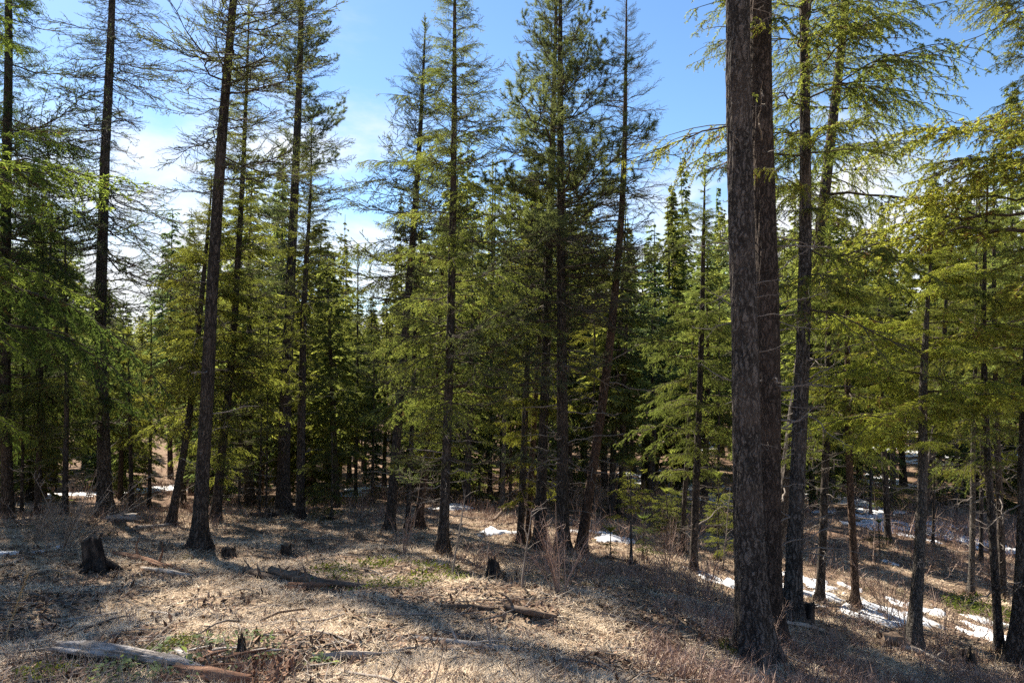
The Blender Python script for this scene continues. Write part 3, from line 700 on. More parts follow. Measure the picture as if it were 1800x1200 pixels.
hero([(1603,1140,28),(1618,1000,21),(1625,860,18),(1624,730,16),(1620,600,12),(1634,540,8),(1644,480,5),(1650,425,2)],
     'curved grey trunk beside the cut log, with broad bright green boughs above', 'tree', bark='grey', crown_y=770, blen=2.3, snags=16, seed=27, radmin=.3, tc=(1.45, 1.45, 1.15, 1),
     kind='lush', gap=0.3, per=4, furrow=.005, sides=40, step=.06, power=.45, bot_dn=-.05, top_up=.3, skew=(PI, .2), snag_top=700)
hero([(1612,985,15),(1630,860,13),(1645,740,11),(1660,600,9),(1668,420,3)], 'darker trunk leaning right behind the curved grey trunk', 'tree', crown_y=720, blen=1.8, snags=8, seed=28, kind='fir', gap=0.32, per=5)
hero([(1757,1148,18),(1746,1000,15),(1738,860,14),(1732,700,12),(1733,520,9),(1735,330,3)], 'slim dark trunk crossing in front of the rightmost trunk near its foot', 'tree', bark='bark',
     crown_y=800, blen=1.5, snags=22, seed=29, kind='fir', gap=0.4, per=4, mix=['fir','firthin'])
hero([(1786,1168,40),(1790,1060,32),(1797,900,30),(1806,700,27),(1816,450,23),(1826,200,18),(1836,-50,12),(1842,-200,6)], 'thick trunk leaning right at the right edge', 'tree', bark='bark',
     crown_y=620, blen=2.3, snags=20, seed=30, kind='fir', gap=0.32, per=4, furrow=.009, sides=48, step=.06, skew=(PI, .3))
hero([(1763,1050,15),(1756,900,13),(1750,740,11),(1748,500,8),(1750,300,3)], 'dark trunk behind the snow tongue by the right edge', 'tree', crown_y=730, blen=1.9, snags=10, seed=31, kind='fir', gap=0.32, per=5)
hero([(1706,1045,12),(1711,930,11),(1714,800,9),(1716,600,7),(1718,330,2)], 'thin trunk on the brown slope between the curved trunk and the right edge', 'tree', bark='grey', crown_y=820, blen=1.6, snags=14, seed=32, kind='firthin', gap=.5, per=4)
hero([(1150,858,9),(1160,780,8),(1168,700,6),(1170,560,2)], 'small leaning trunk in front of the shaded snow right of centre', 'tree', crown_y=760, blen=1.9, snags=6, seed=33, kind='firdark', gap=.5, per=4)
# left edge trees
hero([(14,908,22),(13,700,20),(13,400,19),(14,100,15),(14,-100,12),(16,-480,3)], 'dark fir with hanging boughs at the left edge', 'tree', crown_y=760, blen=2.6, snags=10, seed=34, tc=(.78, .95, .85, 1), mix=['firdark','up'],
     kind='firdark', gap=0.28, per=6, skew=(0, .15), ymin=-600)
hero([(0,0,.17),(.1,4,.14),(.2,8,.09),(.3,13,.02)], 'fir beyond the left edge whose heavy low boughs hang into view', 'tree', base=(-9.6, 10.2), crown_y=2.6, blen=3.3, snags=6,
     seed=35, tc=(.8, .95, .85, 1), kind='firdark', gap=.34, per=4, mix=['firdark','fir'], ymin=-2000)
hero([(0,0,.2),(.2,5,.16),(.5,9,.11),(.8,14,.03)], 'fir beyond the right edge whose boughs hang over the top right corner', 'tree', base=(9.9, 10.6), crown_y=7.5, blen=3.6, snags=4,
     seed=36, tc=(.95, 1.02, .9, 1), kind='fir', gap=.40, per=4, mix=['fir','firthin'], ymin=-2000, skew=(PI, .2))
# young trees
def young(x, y, w, top, crown_y, bl, lab, kind='fir', seed=0, gap=.16, per=5, bd=.05, **k):
    return hero([(x, y, w), (x + 1, (y + top) / 2, w * .6), (x + 1, top, 2)], lab, 'young tree', kind=kind, crown_y=crown_y, blen=bl, gap=gap, per=per, snags=2, snag_len=.3,
         seed=seed, bark='grey', name='young_fir', sides=8, bot_dn=bd, top_up=.7, power=.8, radmin=.12, **k)
young(1110, 990, 6, 822, 905, .75, 'young bright fir right of the reddish leaning trunk', seed=50)
young(1172, 965, 5, 868, 935, .55, 'young pale fir left of the slim dark trunk near the big pair', seed=51)
young(1262, 985, 6, 840, 960, .8, 'young fir close left of the big rough trunk', seed=52, kind='fir')
young(1546, 980, 3, 920, 955, .5, 'tiny dark fir alone on the brown slope', seed=53, kind='firdark', gap=.12)
young(583, 914, 6, 760, 900, 1.0, 'bushy dark young fir right of the thinner dark trunk', seed=54, kind='firdark')
young(1130, 985, 4, 915, 970, .5, 'low dark fir beside the young bright one', seed=55, kind='firdark', gap=.12)
young(1567, 905, 5, 800, 890, 1.1, 'young fir by the far snow behind the dark trunk', seed=56, gap=.22)
young(1180, 950, 4, 800, 925, .7, 'slender young fir behind the pale one near the big pair', seed=57, gap=.22)
young(1072, 985, 3, 935, 965, .35, 'knee high fir seedling left of the young bright fir', seed=58, gap=.12)
def pole(x, y, w, x2, top, cy, lab, seed, kind='fir', bl=1.2, bark='dark'):
    return hero([(x, y, w), ((x + x2) / 2 + 1, (y + top) / 2, w * .7), (x2, top, 2)], lab, 'tree', kind=kind, crown_y=cy, blen=bl, gap=.42, per=4, snags=12, snag_len=.7, seed=seed, bark=bark, sides=10)
pole(38, 905, 7, 42, 520, 760, 'thin pole like fir just right of the left edge fir', 101, 'firdark')
pole(66, 906, 13, 72, 430, 790, 'stout dark fir second from the left edge', 102, 'firdark', 1.7)
pole(114, 908, 12, 112, 400, 800, 'dark fir left of the tall grey wiry trunk', 103, 'firdark', 1.6)
pole(232, 898, 9, 226, 590, 770, 'thin fir right of the tall grey wiry trunk, below the sky gap', 104, 'fir', 1.3)
pole(262, 893, 8, 266, 560, 740, 'slim fir left of the slim leaning one, before the far snow', 105, 'fir', 1.3)
pole(322, 892, 11, 326, 470, 760, 'dark pole between the slim leaning trunk and the clean tall one', 106, 'firdark', 1.2)
pole(420, 900, 6, 421, 600, 790, 'thin young pole right of the slightly bent trunk', 107, 'fir', 1.0)
pole(456, 902, 5, 458, 560, 800, 'thin pole left of the log at the tall dark trunk', 108, 'fir', 1.0)
pole(468, 897, 5, 472, 520, 790, 'thin pole touching the log end at the tall dark trunk', 109, 'fir', 1.0)
pole(625, 872, 8, 628, 450, 740, 'slim fir behind the far snow patch in the left centre', 110, 'fir', 1.5)
pole(861, 866, 9, 866, 300, 690, 'tall slim trunk in the gap between the centre fir and the pale slender trunk', 111, 'firthin', 1.3)
pole(897, 888, 7, 899, 430, 720, 'thin dark trunk just right of the pale slender one', 112, 'fir', 1.2, 'red')
pole(842, 872, 6, 846, 520, 740, 'thin trunk deep in the shade right of the centre fir', 113, 'firdark', 1.2)
pole(655, 885, 5, 657, 600, 780, 'thin sapling fir left of the sparse topped leaning tree', 114, 'fir', 1.0)
pole(1040, 905, 7, 1046, 480, 760, 'thin trunk half hidden behind the reddish leaning one', 115, 'fir', 1.2)
pole(1302 - 40, 930, 6, 1264, 520, 830, 'thin fir just left of the big rough trunk', 116, 'fir', 1.2)
pole(1530, 905, 6, 1532, 560, 790, 'thin fir left of the dark trunk beyond the little fir', 117, 'fir', 1.1)
pole(1640, 960, 6, 1645, 560, 830, 'thin twiggy fir between the curved trunk and the brown slope', 118, 'fir', 1.2)
pole(1680, 925, 7, 1684, 450, 790, 'thin fir behind the thin grey trunk on the slope', 119, 'fir', 1.3)
pole(1725, 985, 8, 1722, 300, 820, 'slim fir left of the trunk behind the snow tongue', 120, 'fir', 1.4)
print('branches', NBR[0])

# ------------------------------------------------------------------ the forest behind
env_x = [-200, 0, 100, 160, 200, 250, 290, 400, 450, 560, 620, 655, 700, 800, 860, 900, 1000, 1100, 1150, 1200, 1260, 1400, 1500, 1560, 1600, 1680, 1720, 1800, 2000]
env_y = [180, 220, 280, 400, 530, 510, 380, 300, 230, 270, 430, 475, 350, 220, 240, 290, 310, 360, 380, 260, 220, 280, 280, 350, 370, 250, 170, 100, 80]
def trunk_proto(seed, mat):
    rng = np.random.default_rng(seed)
    z = np.linspace(0, 10, 12); w = np.cumsum(rng.normal(0, .03, (12, 2)), 0); w[0] = 0
    P_ = np.stack([w[:, 0], w[:, 1], z], 1)
    me, _, _ = trunk_mesh(P_, np.interp(z, [0, 10], [.13, .01]), mat, sides=7, step=.8, flare=.3, rough=.03, seed=seed)
    return me
TP = [trunk_proto(70 + i, M['bark_far']) for i in range(4)]
ZONES = [(-400, 130, 'left edge firs', 'behind the dark firs of the left edge'), (130, 290, 'gap', 'under the open gap of sky on the left'),
         (290, 470, 'clean trunk', 'behind the tall clean trunk left of centre'), (470, 640, 'log foot', 'behind the dark trunk with the log at its foot'),
         (640, 830, 'centre fir', 'behind the straight centre fir'), (830, 1010, 'pair', 'behind the paired dark pines'),
         (1010, 1160, 'red', 'behind the reddish leaning trunk'), (1160, 1290, 'slim', 'left of the big near trunks'),
         (1290, 1480, 'big', 'behind the big near trunks'), (1480, 1650, 'curved', 'behind the curved grey trunk'), (1650, 2300, 'edge', 'behind the thick right edge trunk')]
KD = dict(dense=('bushy fir', 'fir_tree'), high=('high crowned fir', 'fir_tree'),
          narrow=('narrow fir', 'fir_tree'), thin=('sparse tree', 'pine_tree'))
placed = []; FT = []
rng = np.random.default_rng(77)
def far_tree(x, y, H, kind, spread=1.0):
    z = ground_z(x, y)
    root = link(KD[kind][1], None, loc=(x, y, z), rot=(rng.normal(0, .02), rng.normal(0, .02), rng.uniform(0, 6.28)))
    s = H / 10
    sw = s * spread * rng.uniform(.85, 1.15) if H < 14 else 1.4 * spread * rng.uniform(.85, 1.15)
    link('trunk', TP[rng.integers(4)], root, scale=(sw * 1.1, sw * 1.1, s))
    ms = FAR[kind]; link('crown', ms[rng.integers(len(ms))], root, scale=(sw * rng.uniform(.85, 1.15), sw * rng.uniform(.85, 1.15), s)).color = tint(rng)
    dist = 'near' if y < 34 else ('mid distant' if y < 58 else 'distant')
    tag(root, 'fir', 'tree', 'trees of the forest behind')
    FT.append((root, proj((x, y, z))[0], dist, KD[kind][0]))
    placed.append((x, y))
    return root
def ok(x, y, dmin):
    return all((x - a) ** 2 + (y - b_) ** 2 > dmin ** 2 for a, b_ in placed)
cnt = 0; tries = 0
while cnt < 285 and tries < 20000:
    tries += 1
    y = 25 + 75 * rng.random() ** 1.5; px = rng.uniform(-130, 1930)
    x = (px - 900) / F * y
    if px > 1330 and y < 33: continue
    if not ok(x, y, 1.9 + y * .025): continue
    z = ground_z(x, y)
    top_px = np.interp(px, env_x, env_y) + abs(rng.normal(0, 1)) * 110 + (0 if rng.random() < .8 else 60)
    top = at(px, top_px, y)[2]
    H = top - z
    if H < 3.0: H = rng.uniform(3, 5)
    if H > 24: H = rng.uniform(19, 24)
    if y < 40: kind = rng.choice(['dense', 'narrow', 'high', 'high', 'thin'] if px < 640 else ['high', 'high', 'thin', 'dense'])
    else: kind = rng.choice(['dense', 'high', 'high', 'narrow', 'thin'])
    if H < 6: kind = 'narrow'
    far_tree(x, y, H, str(kind)); cnt += 1
print('far', cnt, tries)
ANCH = [(14, 'the left edge fir'), (180, 'the tall wiry grey trunk'), (325, 'the slim leaning trunk'), (368, 'the tall clean trunk'), (403, 'the slightly bent trunk'),
        (500, 'the tall trunk above the log'), (533, 'the thinner dark trunk'), (700, 'the sparse topped leaning tree'), (789, 'the straight centre fir'), (888, 'the pale slender trunk'),
        (925, 'the slim yellow green fir'), (956, 'the left dark pine'), (988, 'the right dark pine'), (1055, 'the reddish leaning trunk'), (1090, 'the shaded dark trunk'), (1160, 'the small leaning trunk'),
        (1228, 'the slim yellow green boughed tree'), (1315, 'the big rough trunk'), (1400, 'the straight brown trunk'), (1450, 'the dark trunk by snow'), (1490, 'the bowed brown trunk'),
        (1552, 'the trunk past the tiny fir'), (1620, 'the curved grey trunk'), (1660, 'the darker leaning trunk'), (1715, 'the thin slope trunk'), (1738, 'the slim crossing trunk'), (1800, 'the thick right edge trunk')]
lab_ = {}
for o, px, dist, kd in FT:
    ax, ph = min(ANCH, key=lambda t: abs(t[0] - px))
    lab_.setdefault(f"{dist} {kd} {'just left of' if px < ax else 'just right of'} {ph}", []).append((px, o))
for l, os_ in lab_.items():
    os_.sort(key=lambda t: t[0]); n_ = len(os_)
    for q, (px, o) in enumerate(os_):
        o['label'] = l if n_ == 1 else ('leftmost ' if q == 0 else 'rightmost ' if q == n_ - 1 else 'middle ' if n_ == 3 else ['', 'second ', 'third ', 'fourth ', 'fifth ', 'sixth ', 'seventh ', 'eighth '][min(q, 7)]) + l
# firs beyond the left edge, whose shade falls across the foreground
for x, y, H in [(-15.5, 13, 15), (-19, 19, 17), (-24, 12, 16)]:
    o = far_tree(x, y, H, 'dense', .8); tag(o, '%s fir beyond the left edge' % {15: 'nearest tall', 17: 'farther tall', 16: 'farthest tall'}[H], 'tree', 'firs beyond the left edge')

# far hillside wood: one mass
mb = MB(); r2 = np.random.default_rng(5)
def rough_tree(x, y, z, H, w):
    k = int(H * 16); h = r2.random(k) ** .8; a = r2.random(k) * 6.283; rad = w * (1 - h) * r2.random(k) ** .5 + .05
    P_ = np.stack([x + rad * np.cos(a), y + rad * np.sin(a), z + H * (.05 + .93 * h)], 1)
    D = np.stack([np.cos(a), np.sin(a), -.45 + 0 * a], 1)
    mb.blades(P_, D, r2.normal(0, .5, (k, 3)) + [0, 0, 1], .55 + .5 * (1 - h), .34, 0)
    mb.tube(np.array([[x, y, z - .3], [x, y, z + H]]), [.14, .02], 3, 1, False)
xs = []; 
for i in range(1500):
    y = 100 + 250 * r2.random() ** 1.2; xs.append((r2.uniform(-.85, .85) * y, y))
xs = np.array(xs); zs = height(xs[:, 0], xs[:, 1])
for (x, y), z in zip(xs, zs): rough_tree(x, y, z, r2.uniform(9, 17), r2.uniform(1.4, 2.4))
tag(link('distant_wood', mb.mesh('distant wood', [M['fir_far'], M['bark_far']])), 'far hillside wood closing the view beyond the trunks', 'wood', kind='stuff')

# ------------------------------------------------------------------ snow patches
def snow(cx, cy, wx, wy, lab, seed, tilt=0.0, th=.045):
    """patch whose outline is ragged; wx, wy in picture pixels of half extent"""
    c0 = hit(cx, cy); near = hit(cx, min(1199, cy + wy)); farp = hit(cx, cy - wy)
    hx = wx / F * c0[1]; hy = max(.5, abs(farp[1] - near[1]) / 2); ym = (farp[1] + near[1]) / 2
    xm = (cx - 900) / F * ym
    nx = int(min(110, max(30, hx * 12))); ny = int(min(110, max(26, hy * 12)))
    gx_, gy_ = np.meshgrid(np.linspace(-1.25, 1.25, nx), np.linspace(-1.25, 1.25, ny))
    X = xm + gx_ * hx; Y = ym + gy_ * hy + gx_ * hx * tilt
    r = gx_ ** 2 + gy_ ** 2
    f = .7 - r + 2.9 * fbm(X * 1.1, Y * .8, seed, 6)
    h = height(X, Y) + np.clip(f * .35, -.12, th) + .03 * fbm(X * 4, Y * 4, seed + 3, 3)
    # breaks where stones and grass come through
    h = h - np.clip(fbm(X * 1.9, Y * 1.9, seed + 9, 4) - .16, 0, .4) * 1.4
    mb = MB(); G_ = np.stack([X, Y, h], -1)
    mb.grid(G_[:, ::-1])
    fv = f.ravel()[::1]; 
    fg = f[:, ::-1].ravel(); keep = (fg[mb.f[0]].max(1) > -.3); mb.f[0] = mb.f[0][keep]; mb.m[0] = mb.m[0][keep]
    o = link('snow_patch', mb.mesh('snow patch', M['snow'], True)); tag(o, lab, 'snow patch', 'melting snow patches')
SN = [
 (1480,1048,100,30,'long shaded snow patch between the dark trunk and the bowed brown one',-.2),
 (1695,1105,95,32,'lumpy snow tongue left of the foot of the right edge trunks',-.5),
 (1245,1012,62,13,'bright snow strip left of the big rough trunk',-.3),
 (880,935,48,8,'small snow patch at the foot of the mossy snag',-.3),
 (645,862,45,8,'far snow patch in the centre left gap between trunks',0),
 (265,862,55,13,'far snow seen low behind the slim leaning trunk on the left',0),
 (1175,850,70,22,'blue shaded snow behind the small leaning trunk right of centre',0),
 (1060,943,50,9,'thin snow patch right of the reddish leaning trunk',0),
 (1600,925,110,22,'snow sheet behind the curved grey trunk',-.2),
 (1430,875,75,20,'snow behind the straight trunk beside the big pair',0),
 (1600,800,60,22,'snow patch on the far bank above the slope',0),
 (1700,795,70,14,'snow streaks on the far bank toward the right edge',0),
 (1680,945,60,9,'thin snow patch in front of the snow sheet',0),
 (685,998,18,4,'tiny snow patch among the green leaves in the centre',0),
 (780,891,45,5,'faint far snow streak behind the centre fir',0),
 (1560,985,18,4,'small snow scrap beside the tiny dark fir',0),
 (1665,1075,50,12,'snow patch between the long one and the lumpy tongue',-.4),
 (62,972,9,6,'small snow scrap left of the black stump',0),
 (1735,765,50,14,'snow on the far bank at the right edge',0),
 (1655,765,40,16,'upper snow patch on the far bank behind the curved trunk',0),
 (1545,845,45,12,'snow patch low on the far bank behind the dark trunk',0),
 (1215,775,60,18,'snow on the distant slope right of centre',0)]
for i, (a, b_, c_, d_, l, t) in enumerate(SN): snow(a, b_, c_, d_, l, 20 + i, t)

# ------------------------------------------------------------------ dead wood
def wood_mesh(P, R, mat, seed=0, sides=14, step=.05, jag=.12, gnarl=.24, flat=1.0):
    """rough log along points P (relative), ends broken in splinters"""
    P = np.asarray(P, float); s = np.concatenate([[0], np.cumsum(np.linalg.norm(np.diff(P, axis=0), axis=1))])
    nn = max(5, int(s[-1] / step)); ts = np.linspace(0, s[-1], nn)
    Q = np.stack([np.interp(ts, s, P[:, i]) for i in range(3)], 1); RR = np.interp(ts, s, R)
    T = norm(np.gradient(Q, axis=0)); ref = np.array([0, 0, 1.0]) if abs(T[0, 2]) < .8 else np.array([1.0, 0, 0])
    A_ = norm(np.cross(T, ref)); B_ = np.cross(A_, T)
    th = np.arange(sides) * 2 * math.pi / sides; TH, TT = np.meshgrid(th, ts)
    cx, cy = np.cos(TH), np.sin(TH)
    r = RR[:, None] * (1 + gnarl * 2 * fbm(cx * 1.7 + seed, cy * 1.7 + TT * 1.6, seed, 4) + .07 * np.sin(TH * 5 + TT * 2 + seed) )
    r = r + RR[:, None] * (.22 * vnoise(TH * 4, TT * 2.2 + seed, seed) - .22 * np.abs(vnoise(TH * 3 + 3, TT * .7, seed + 1)) + .12 * vnoise(TH * 9, TT * 12, seed + 2) - .30 * np.clip(np.abs(vnoise(TH * 2.2, TT * .5, seed + 6)) * -6 + .6, 0, 1))
    G_ = Q[:, None] + (r * cx)[..., None] * A_[:, None] + (r * cy * flat)[..., None] * B_[:, None]
    jg = fbm(np.cos(th) * 3 + seed, np.sin(th) * 3, seed + 4, 3) * jag * 2
    G_[0] -= T[0] * (np.abs(jg) + .01)[:, None]; G_[-1] += T[-1] * (np.abs(np.roll(jg, 3)) + .01)[:, None]
    mb = MB(); mb.grid(G_, 0, True)
    k = np.arange(sides); k2 = (k + 1) % sides
    for e, pc, rev in ((0, Q[0] + T[0] * jag * .5, 0), (-1, Q[-1] - T[-1] * jag * .5, 1)):
        tri = np.stack([k, k2, np.full(sides, sides)], 1)
        mb.add(np.vstack([G_[e], pc]), tri[:, ::-1] if rev else tri, 0)
    return mb.mesh('wood', mat, True)
def on_ground(px, py, up=0.0):
    p = hit(px, py); p[2] += up; return p
def fallen(name, pix, widths, mat, lab, cat='log', seed=0, sink=.05, stubs=(), sides=16, step=.035, group=None, lift=None, **kw):
    P_ = np.array([hit(x, y) for x, y in pix]); R = np.array(widths) * 1.08 * P_[:, 1] / F / 2
    P_[:, 2] += R * (1 - sink)
    if lift is not None: P_[:, 2] += np.array(lift)
    b0 = P_[0].copy()
    root = link(name, None, loc=b0); tag(root, lab, cat, group)
    link('log_body' if cat == 'log' else 'main_stem', wood_mesh(P_ - b0, R, M[mat], seed, sides, step, **kw), root)
    rg = np.random.default_rng(seed)
    for t, L, ang in stubs:
        q = interp(P_, t) - b0; r = np.interp(t, np.linspace(0, 1, len(R)), R)
        tan = norm(P_[-1] - P_[0]); d = norm(tan * math.cos(ang) + np.array([rg.normal(0, .2), rg.normal(-.1, .3), math.sin(ang)]))
        pts_ = np.array([q, q + d * L * .5 + rg.normal(0, .02, 3), q + d * L])
        link('stub', wood_mesh(pts_, [r * .5, r * .38, r * .12], M[mat], seed + 1, 7, .04, jag=.03), root)
    return root
fg = fallen('fallen_log', [(110,1154),(165,1161),(232,1164),(300,1179),(352,1184)], [22,27,22,23,12], 'weathered', 'split grey log in the bottom left foreground with pale end', seed=1, sides=44, step=.02, stubs=[(.3,.06,1.2)], gnarl=.2, jag=.16, sink=-.35)
fallen('fallen_log', [(320,1192),(370,1198),(430,1205)], [22,24,20], 'rotten', 'crumbling orange rotten log beside the grey foreground log', seed=2, sides=20, step=.03, jag=.2)
rg = np.random.default_rng(9); rot = [o for o in bpy.data.objects if o.get('label', '').startswith('crumbling')][0]
for k in range(22):
    q = hit(rg.uniform(265, 440), rg.uniform(1146, 1198)) ; q[2] += rg.uniform(.01, .07); L = rg.uniform(.08, .34); a = rg.normal(-.25, .6)
    d = np.array([math.cos(a), math.sin(a), rg.normal(0, .2)]); w = rg.uniform(.008, .03)
    o = link('splinter', wood_mesh(np.array([[0, 0, 0], d * L * .5 + rg.normal(0, .01, 3), d * L]), [w, w * 1.2, w * .5], M[['rotten', 'weathered', 'log', 'rotten'][k % 4]], k, 8, .03, jag=.06, flat=.5), rot, loc=q - np.array(rot.location))
fallen('fallen_log', [(480,1010),(520,1022),(560,1030),(640,1034),(700,1034)], [14,17,14,9,6], 'log', 'rotting dark log with upright stubs lying across the clearing', seed=3,
       stubs=[(.12,.16,2.3),(.3,.10,1.7),(.42,.2,2.2),(.6,.07,1.6),(.72,.1,1.9),(.85,.05,1.5)], step=.05)
fallen('fallen_log', [(432,1004),(452,1014),(482,1020)], [9,11,9], 'log', 'short broken piece with spikes at the left end of the rotting log', seed=4, stubs=[(.2,.2,2.4),(.6,.14,2.2)])
fallen('fallen_log', [(520,1034),(552,1037),(580,1036)], [10,14,9], 'rotten', 'orange rotten chunk in front of the dark stubby log', seed=5, jag=.2)
fallen('fallen_log', [(205,978),(240,985),(300,1000),(330,1010)], [9,10,8,6], 'rotten', 'orange split log lying right of the black stump', seed=6, stubs=[(.35,.45,2.4),(.55,.3,1.8)], jag=.2)
fallen('fallen_log', [(255,1002),(295,1008),(332,1013)], [7,8,6], 'bleached', 'pale slab of wood below the orange split log', seed=7)
fallen('fallen_log', [(192,915),(215,916),(240,914)], [10,13,11], 'weathered', 'short dark log behind the bare bush near the left trunk', seed=8)
fallen('fallen_log', [(242,931),(275,928),(312,921)], [7,6,4], 'weathered', 'thin grey fallen stem leading to the slim leaning trunk', seed=9, stubs=[(.95,.3,1.6)])
fallen('fallen_branch', [(578,1060),(640,1058),(690,1064),(735,1068)], [4,5,5,3], 'log', 'long thin dark stick in the middle of the clearing', 'branch', seed=10)
fallen('fallen_log', [(782,1068),(830,1070),(860,1072)], [6,8,6], 'log', 'flat brown log left of the dark hollow one', seed=11)
fallen('fallen_log', [(898,1072),(930,1083),(965,1086)], [10,14,8], 'log', 'short dark hollow log in the clearing', seed=12, stubs=[(.1,.25,2.6)], jag=.15)
fallen('fallen_branch', [(722,1124),(770,1130),(820,1137),(870,1142),(912,1143)], [6,9,11,10,6], 'bleached', 'bleached dead branch with upright stubs on the sunlit grass', 'branch', seed=13,
       stubs=[(.18,.22,1.8),(.42,.16,2.2),(.72,.24,1.9),(.55,.3,.3)], step=.03)
fallen('fallen_branch', [(735,1120),(760,1127),(800,1134)], [4,5,4], 'bleached', 'small bleached twig lying along the left end of the bleached branch', 'branch', seed=14)
fallen('fallen_branch', [(440,1100),(490,1092),(540,1093),(562,1106)], [4,4,3,2], 'log', 'arched dark stick at the edge of the foreground shade', 'branch', seed=15, lift=[0,.08,.12,.02])
fallen('fallen_branch', [(505,1122),(540,1112),(570,1119)], [3,4,3], 'log', 'short bent stick below the arched one', 'branch', seed=16, lift=[0,.05,0])
fallen('fallen_branch', [(258,1077),(290,1080),(322,1088)], [5,5,4], 'weathered', 'straight grey stick in the shade left of the arched one', 'branch', seed=17)
fallen('fallen_branch', [(0,996),(20,992),(32,986)], [5,5,4], 'weathered', 'pale stick at the left edge', 'branch', seed=18)
fallen('fallen_log', [(578,1158),(610,1156),(645,1154)], [9,11,8], 'bleached', 'flat pale plank like piece of wood in the front shade', seed=19)
fallen('fallen_branch', [(1378,1096),(1410,1102),(1440,1108)], [6,8,6], 'bleached', 'pale stick right of the big pair by the upright post stump', 'branch', seed=20)
fallen('fallen_log', [(1548,1132),(1566,1136),(1582,1138)], [22,24,24], 'log', 'short cut log with a dark end in front of the curved grey trunk', seed=21, jag=.03, sides=18, sink=.1)
fallen('fallen_log', [(1584,1142),(1605,1145),(1625,1152),(1652,1166)], [10,9,9,8], 'bleached', 'pale broken pole running down from the cut log', seed=22, stubs=[(.95,.2,1.2)])
fallen('fallen_log', [(1480,1085),(1520,1096),(1560,1112)], [5,6,5], 'weathered', 'thin grey log on the slope above the cut log', seed=23)
fallen('fallen_log', [(1250,1180),(1290,1186),(1330,1192)], [8,9,6], 'bleached', 'pale stick in the brush below the big rough trunk', 'log', seed=24)
fallen('fallen_log', [(1060,1188),(1110,1190),(1150,1193)], [4,5,4], 'log', 'thin dark stick at the bottom edge right of centre', seed=25)
fallen('fallen_branch', [(1095,1092),(1150,1098),(1180,1101)], [3,4,3], 'log', 'thin curved stick left of the big rough trunk', 'branch', seed=26)
fallen('fallen_branch', [(650,1140),(680,1143),(700,1147)], [3,4,3], 'bleached', 'thin pale stick above the plank like wood', 'branch', seed=27)
fallen('fallen_log', [(443,908),(465,910),(488,905)], [8,10,9], 'log', 'short log end beside the foot of the tall dark trunk', seed=28)
fallen('fallen_log', [(1690,1182),(1740,1195),(1790,1215)], [7,9,8], 'bleached', 'pale pole in the bottom right corner', seed=29)
fallen('fallen_branch', [(868,922),(882,918),(893,912)], [5,6,3], 'log', 'mossy snag sticking out of the small snow patch', 'branch', seed=30, stubs=[(.5,.4,2.3)], lift=[.1,.25,.35])

def stump(px, py, wbot, wtop, hpx, mat, lab, seed, tilt=0.0, jag=.08, sides=28):
    p = hit(px, py); s = p[1] / F; H = hpx * s; rb, rt = wbot * s / 2, wtop * s / 2
    rg = np.random.default_rng(seed); nz_ = 16
    zs_ = np.concatenate([[-.2], np.linspace(0, H, nz_)]); th = np.arange(sides) * 2 * math.pi / sides
    TH, Z = np.meshgrid(th, zs_); cx, cy = np.cos(TH), np.sin(TH); hh_ = np.clip(Z / H, 0, 1)
    r = rt + (rb - rt) * (1 - hh_) ** 2.2; r = r * (1 + .35 * fbm(cx * 2 + seed, cy * 2 + Z * 2 / max(H, .2), seed, 4) + .08 * np.sin(TH * 7 + seed) * (1.2 - hh_))
    top = jag * (fbm(np.cos(th) * 2 + seed, np.sin(th) * 2, seed + 2, 3) * 2 + .3)
    Z2 = Z + hh_ * top[None, :]
    G_ = np.stack([r * cx + Z2 * math.tan(tilt), r * cy, Z2], -1)
    # hollowed top
    inner = []
    for k, (q, dz) in enumerate([(.8, -.04), (.5, -.10), (.15, -.08)]):
        inner.append(np.stack([G_[-1, :, 0] * q + (1 - q) * H * math.tan(tilt), G_[-1, :, 1] * q, G_[-1, :, 2] + dz * (1 + rg.normal(0, .3, sides))], -1))
    G_ = np.concatenate([G_, np.array(inner)])
    nb = G_.shape[0] - 4; mb = MB(); mb.grid(G_[:nb + 1, ::-1], 0, True); mb.grid(G_[nb:, ::-1], 1, True)
    root = link('tree_stump', None, loc=p); tag(root, lab, 'stump')
    link('stump_body', mb.mesh('stump', [M[mat], M['cut']], True), root)
    return root, p
st, stp = stump(170, 1002, 36, 31, 54, 'char', 'black charred stump leaning left beside the bare bush', 3, tilt=-.2, jag=.035)
for a in (0.3, 1.6, 2.9, 4.4, 5.5):
    d = np.array([math.cos(a), math.sin(a), 0]); rr = .2
    q = np.array([d * rr * .7 + [0, 0, .10], d * (rr + .07) + [0, 0, .02], d * (rr + .2) + [0, 0, -.10]])
    link('root', wood_mesh(q, [.07, .05, .02], M['char'], int(a * 10), 8, .05), st)
stump(1421, 1100, 20, 16, 38, 'char', 'upright dark post like stump right of the big pair', 4, tilt=.08, jag=.02)
stump(290, 970, 34, 20, 12, 'cut', 'low weathered stump left of the tall clean trunk', 5, jag=.08)
stump(401, 979, 28, 20, 14, 'char', 'low dark stump right of the tall clean trunk', 6, jag=.06)
stump(502, 973, 20, 16, 15, 'char', 'small round dark stump in the shadow of the clearing', 7, jag=.04)
stump(868, 1018, 44, 22, 24, 'char', 'mossy broken stump at the near edge of the brush in the centre', 8, jag=.14)
stump(424, 1152, 24, 12, 24, 'char', 'small black broken stump in the front shade', 9, jag=.08)
stump(822, 968, 22, 16, 10, 'cut', 'small low stump right of the centre fir', 10, jag=.05)
stump(1190, 1078, 16, 10, 16, 'cut', 'little grey stump left of the big rough trunk', 11, jag=.05)
stump(1700, 1165, 34, 22, 18, 'char', 'dark mossy stump near the bottom right corner', 12, jag=.08)
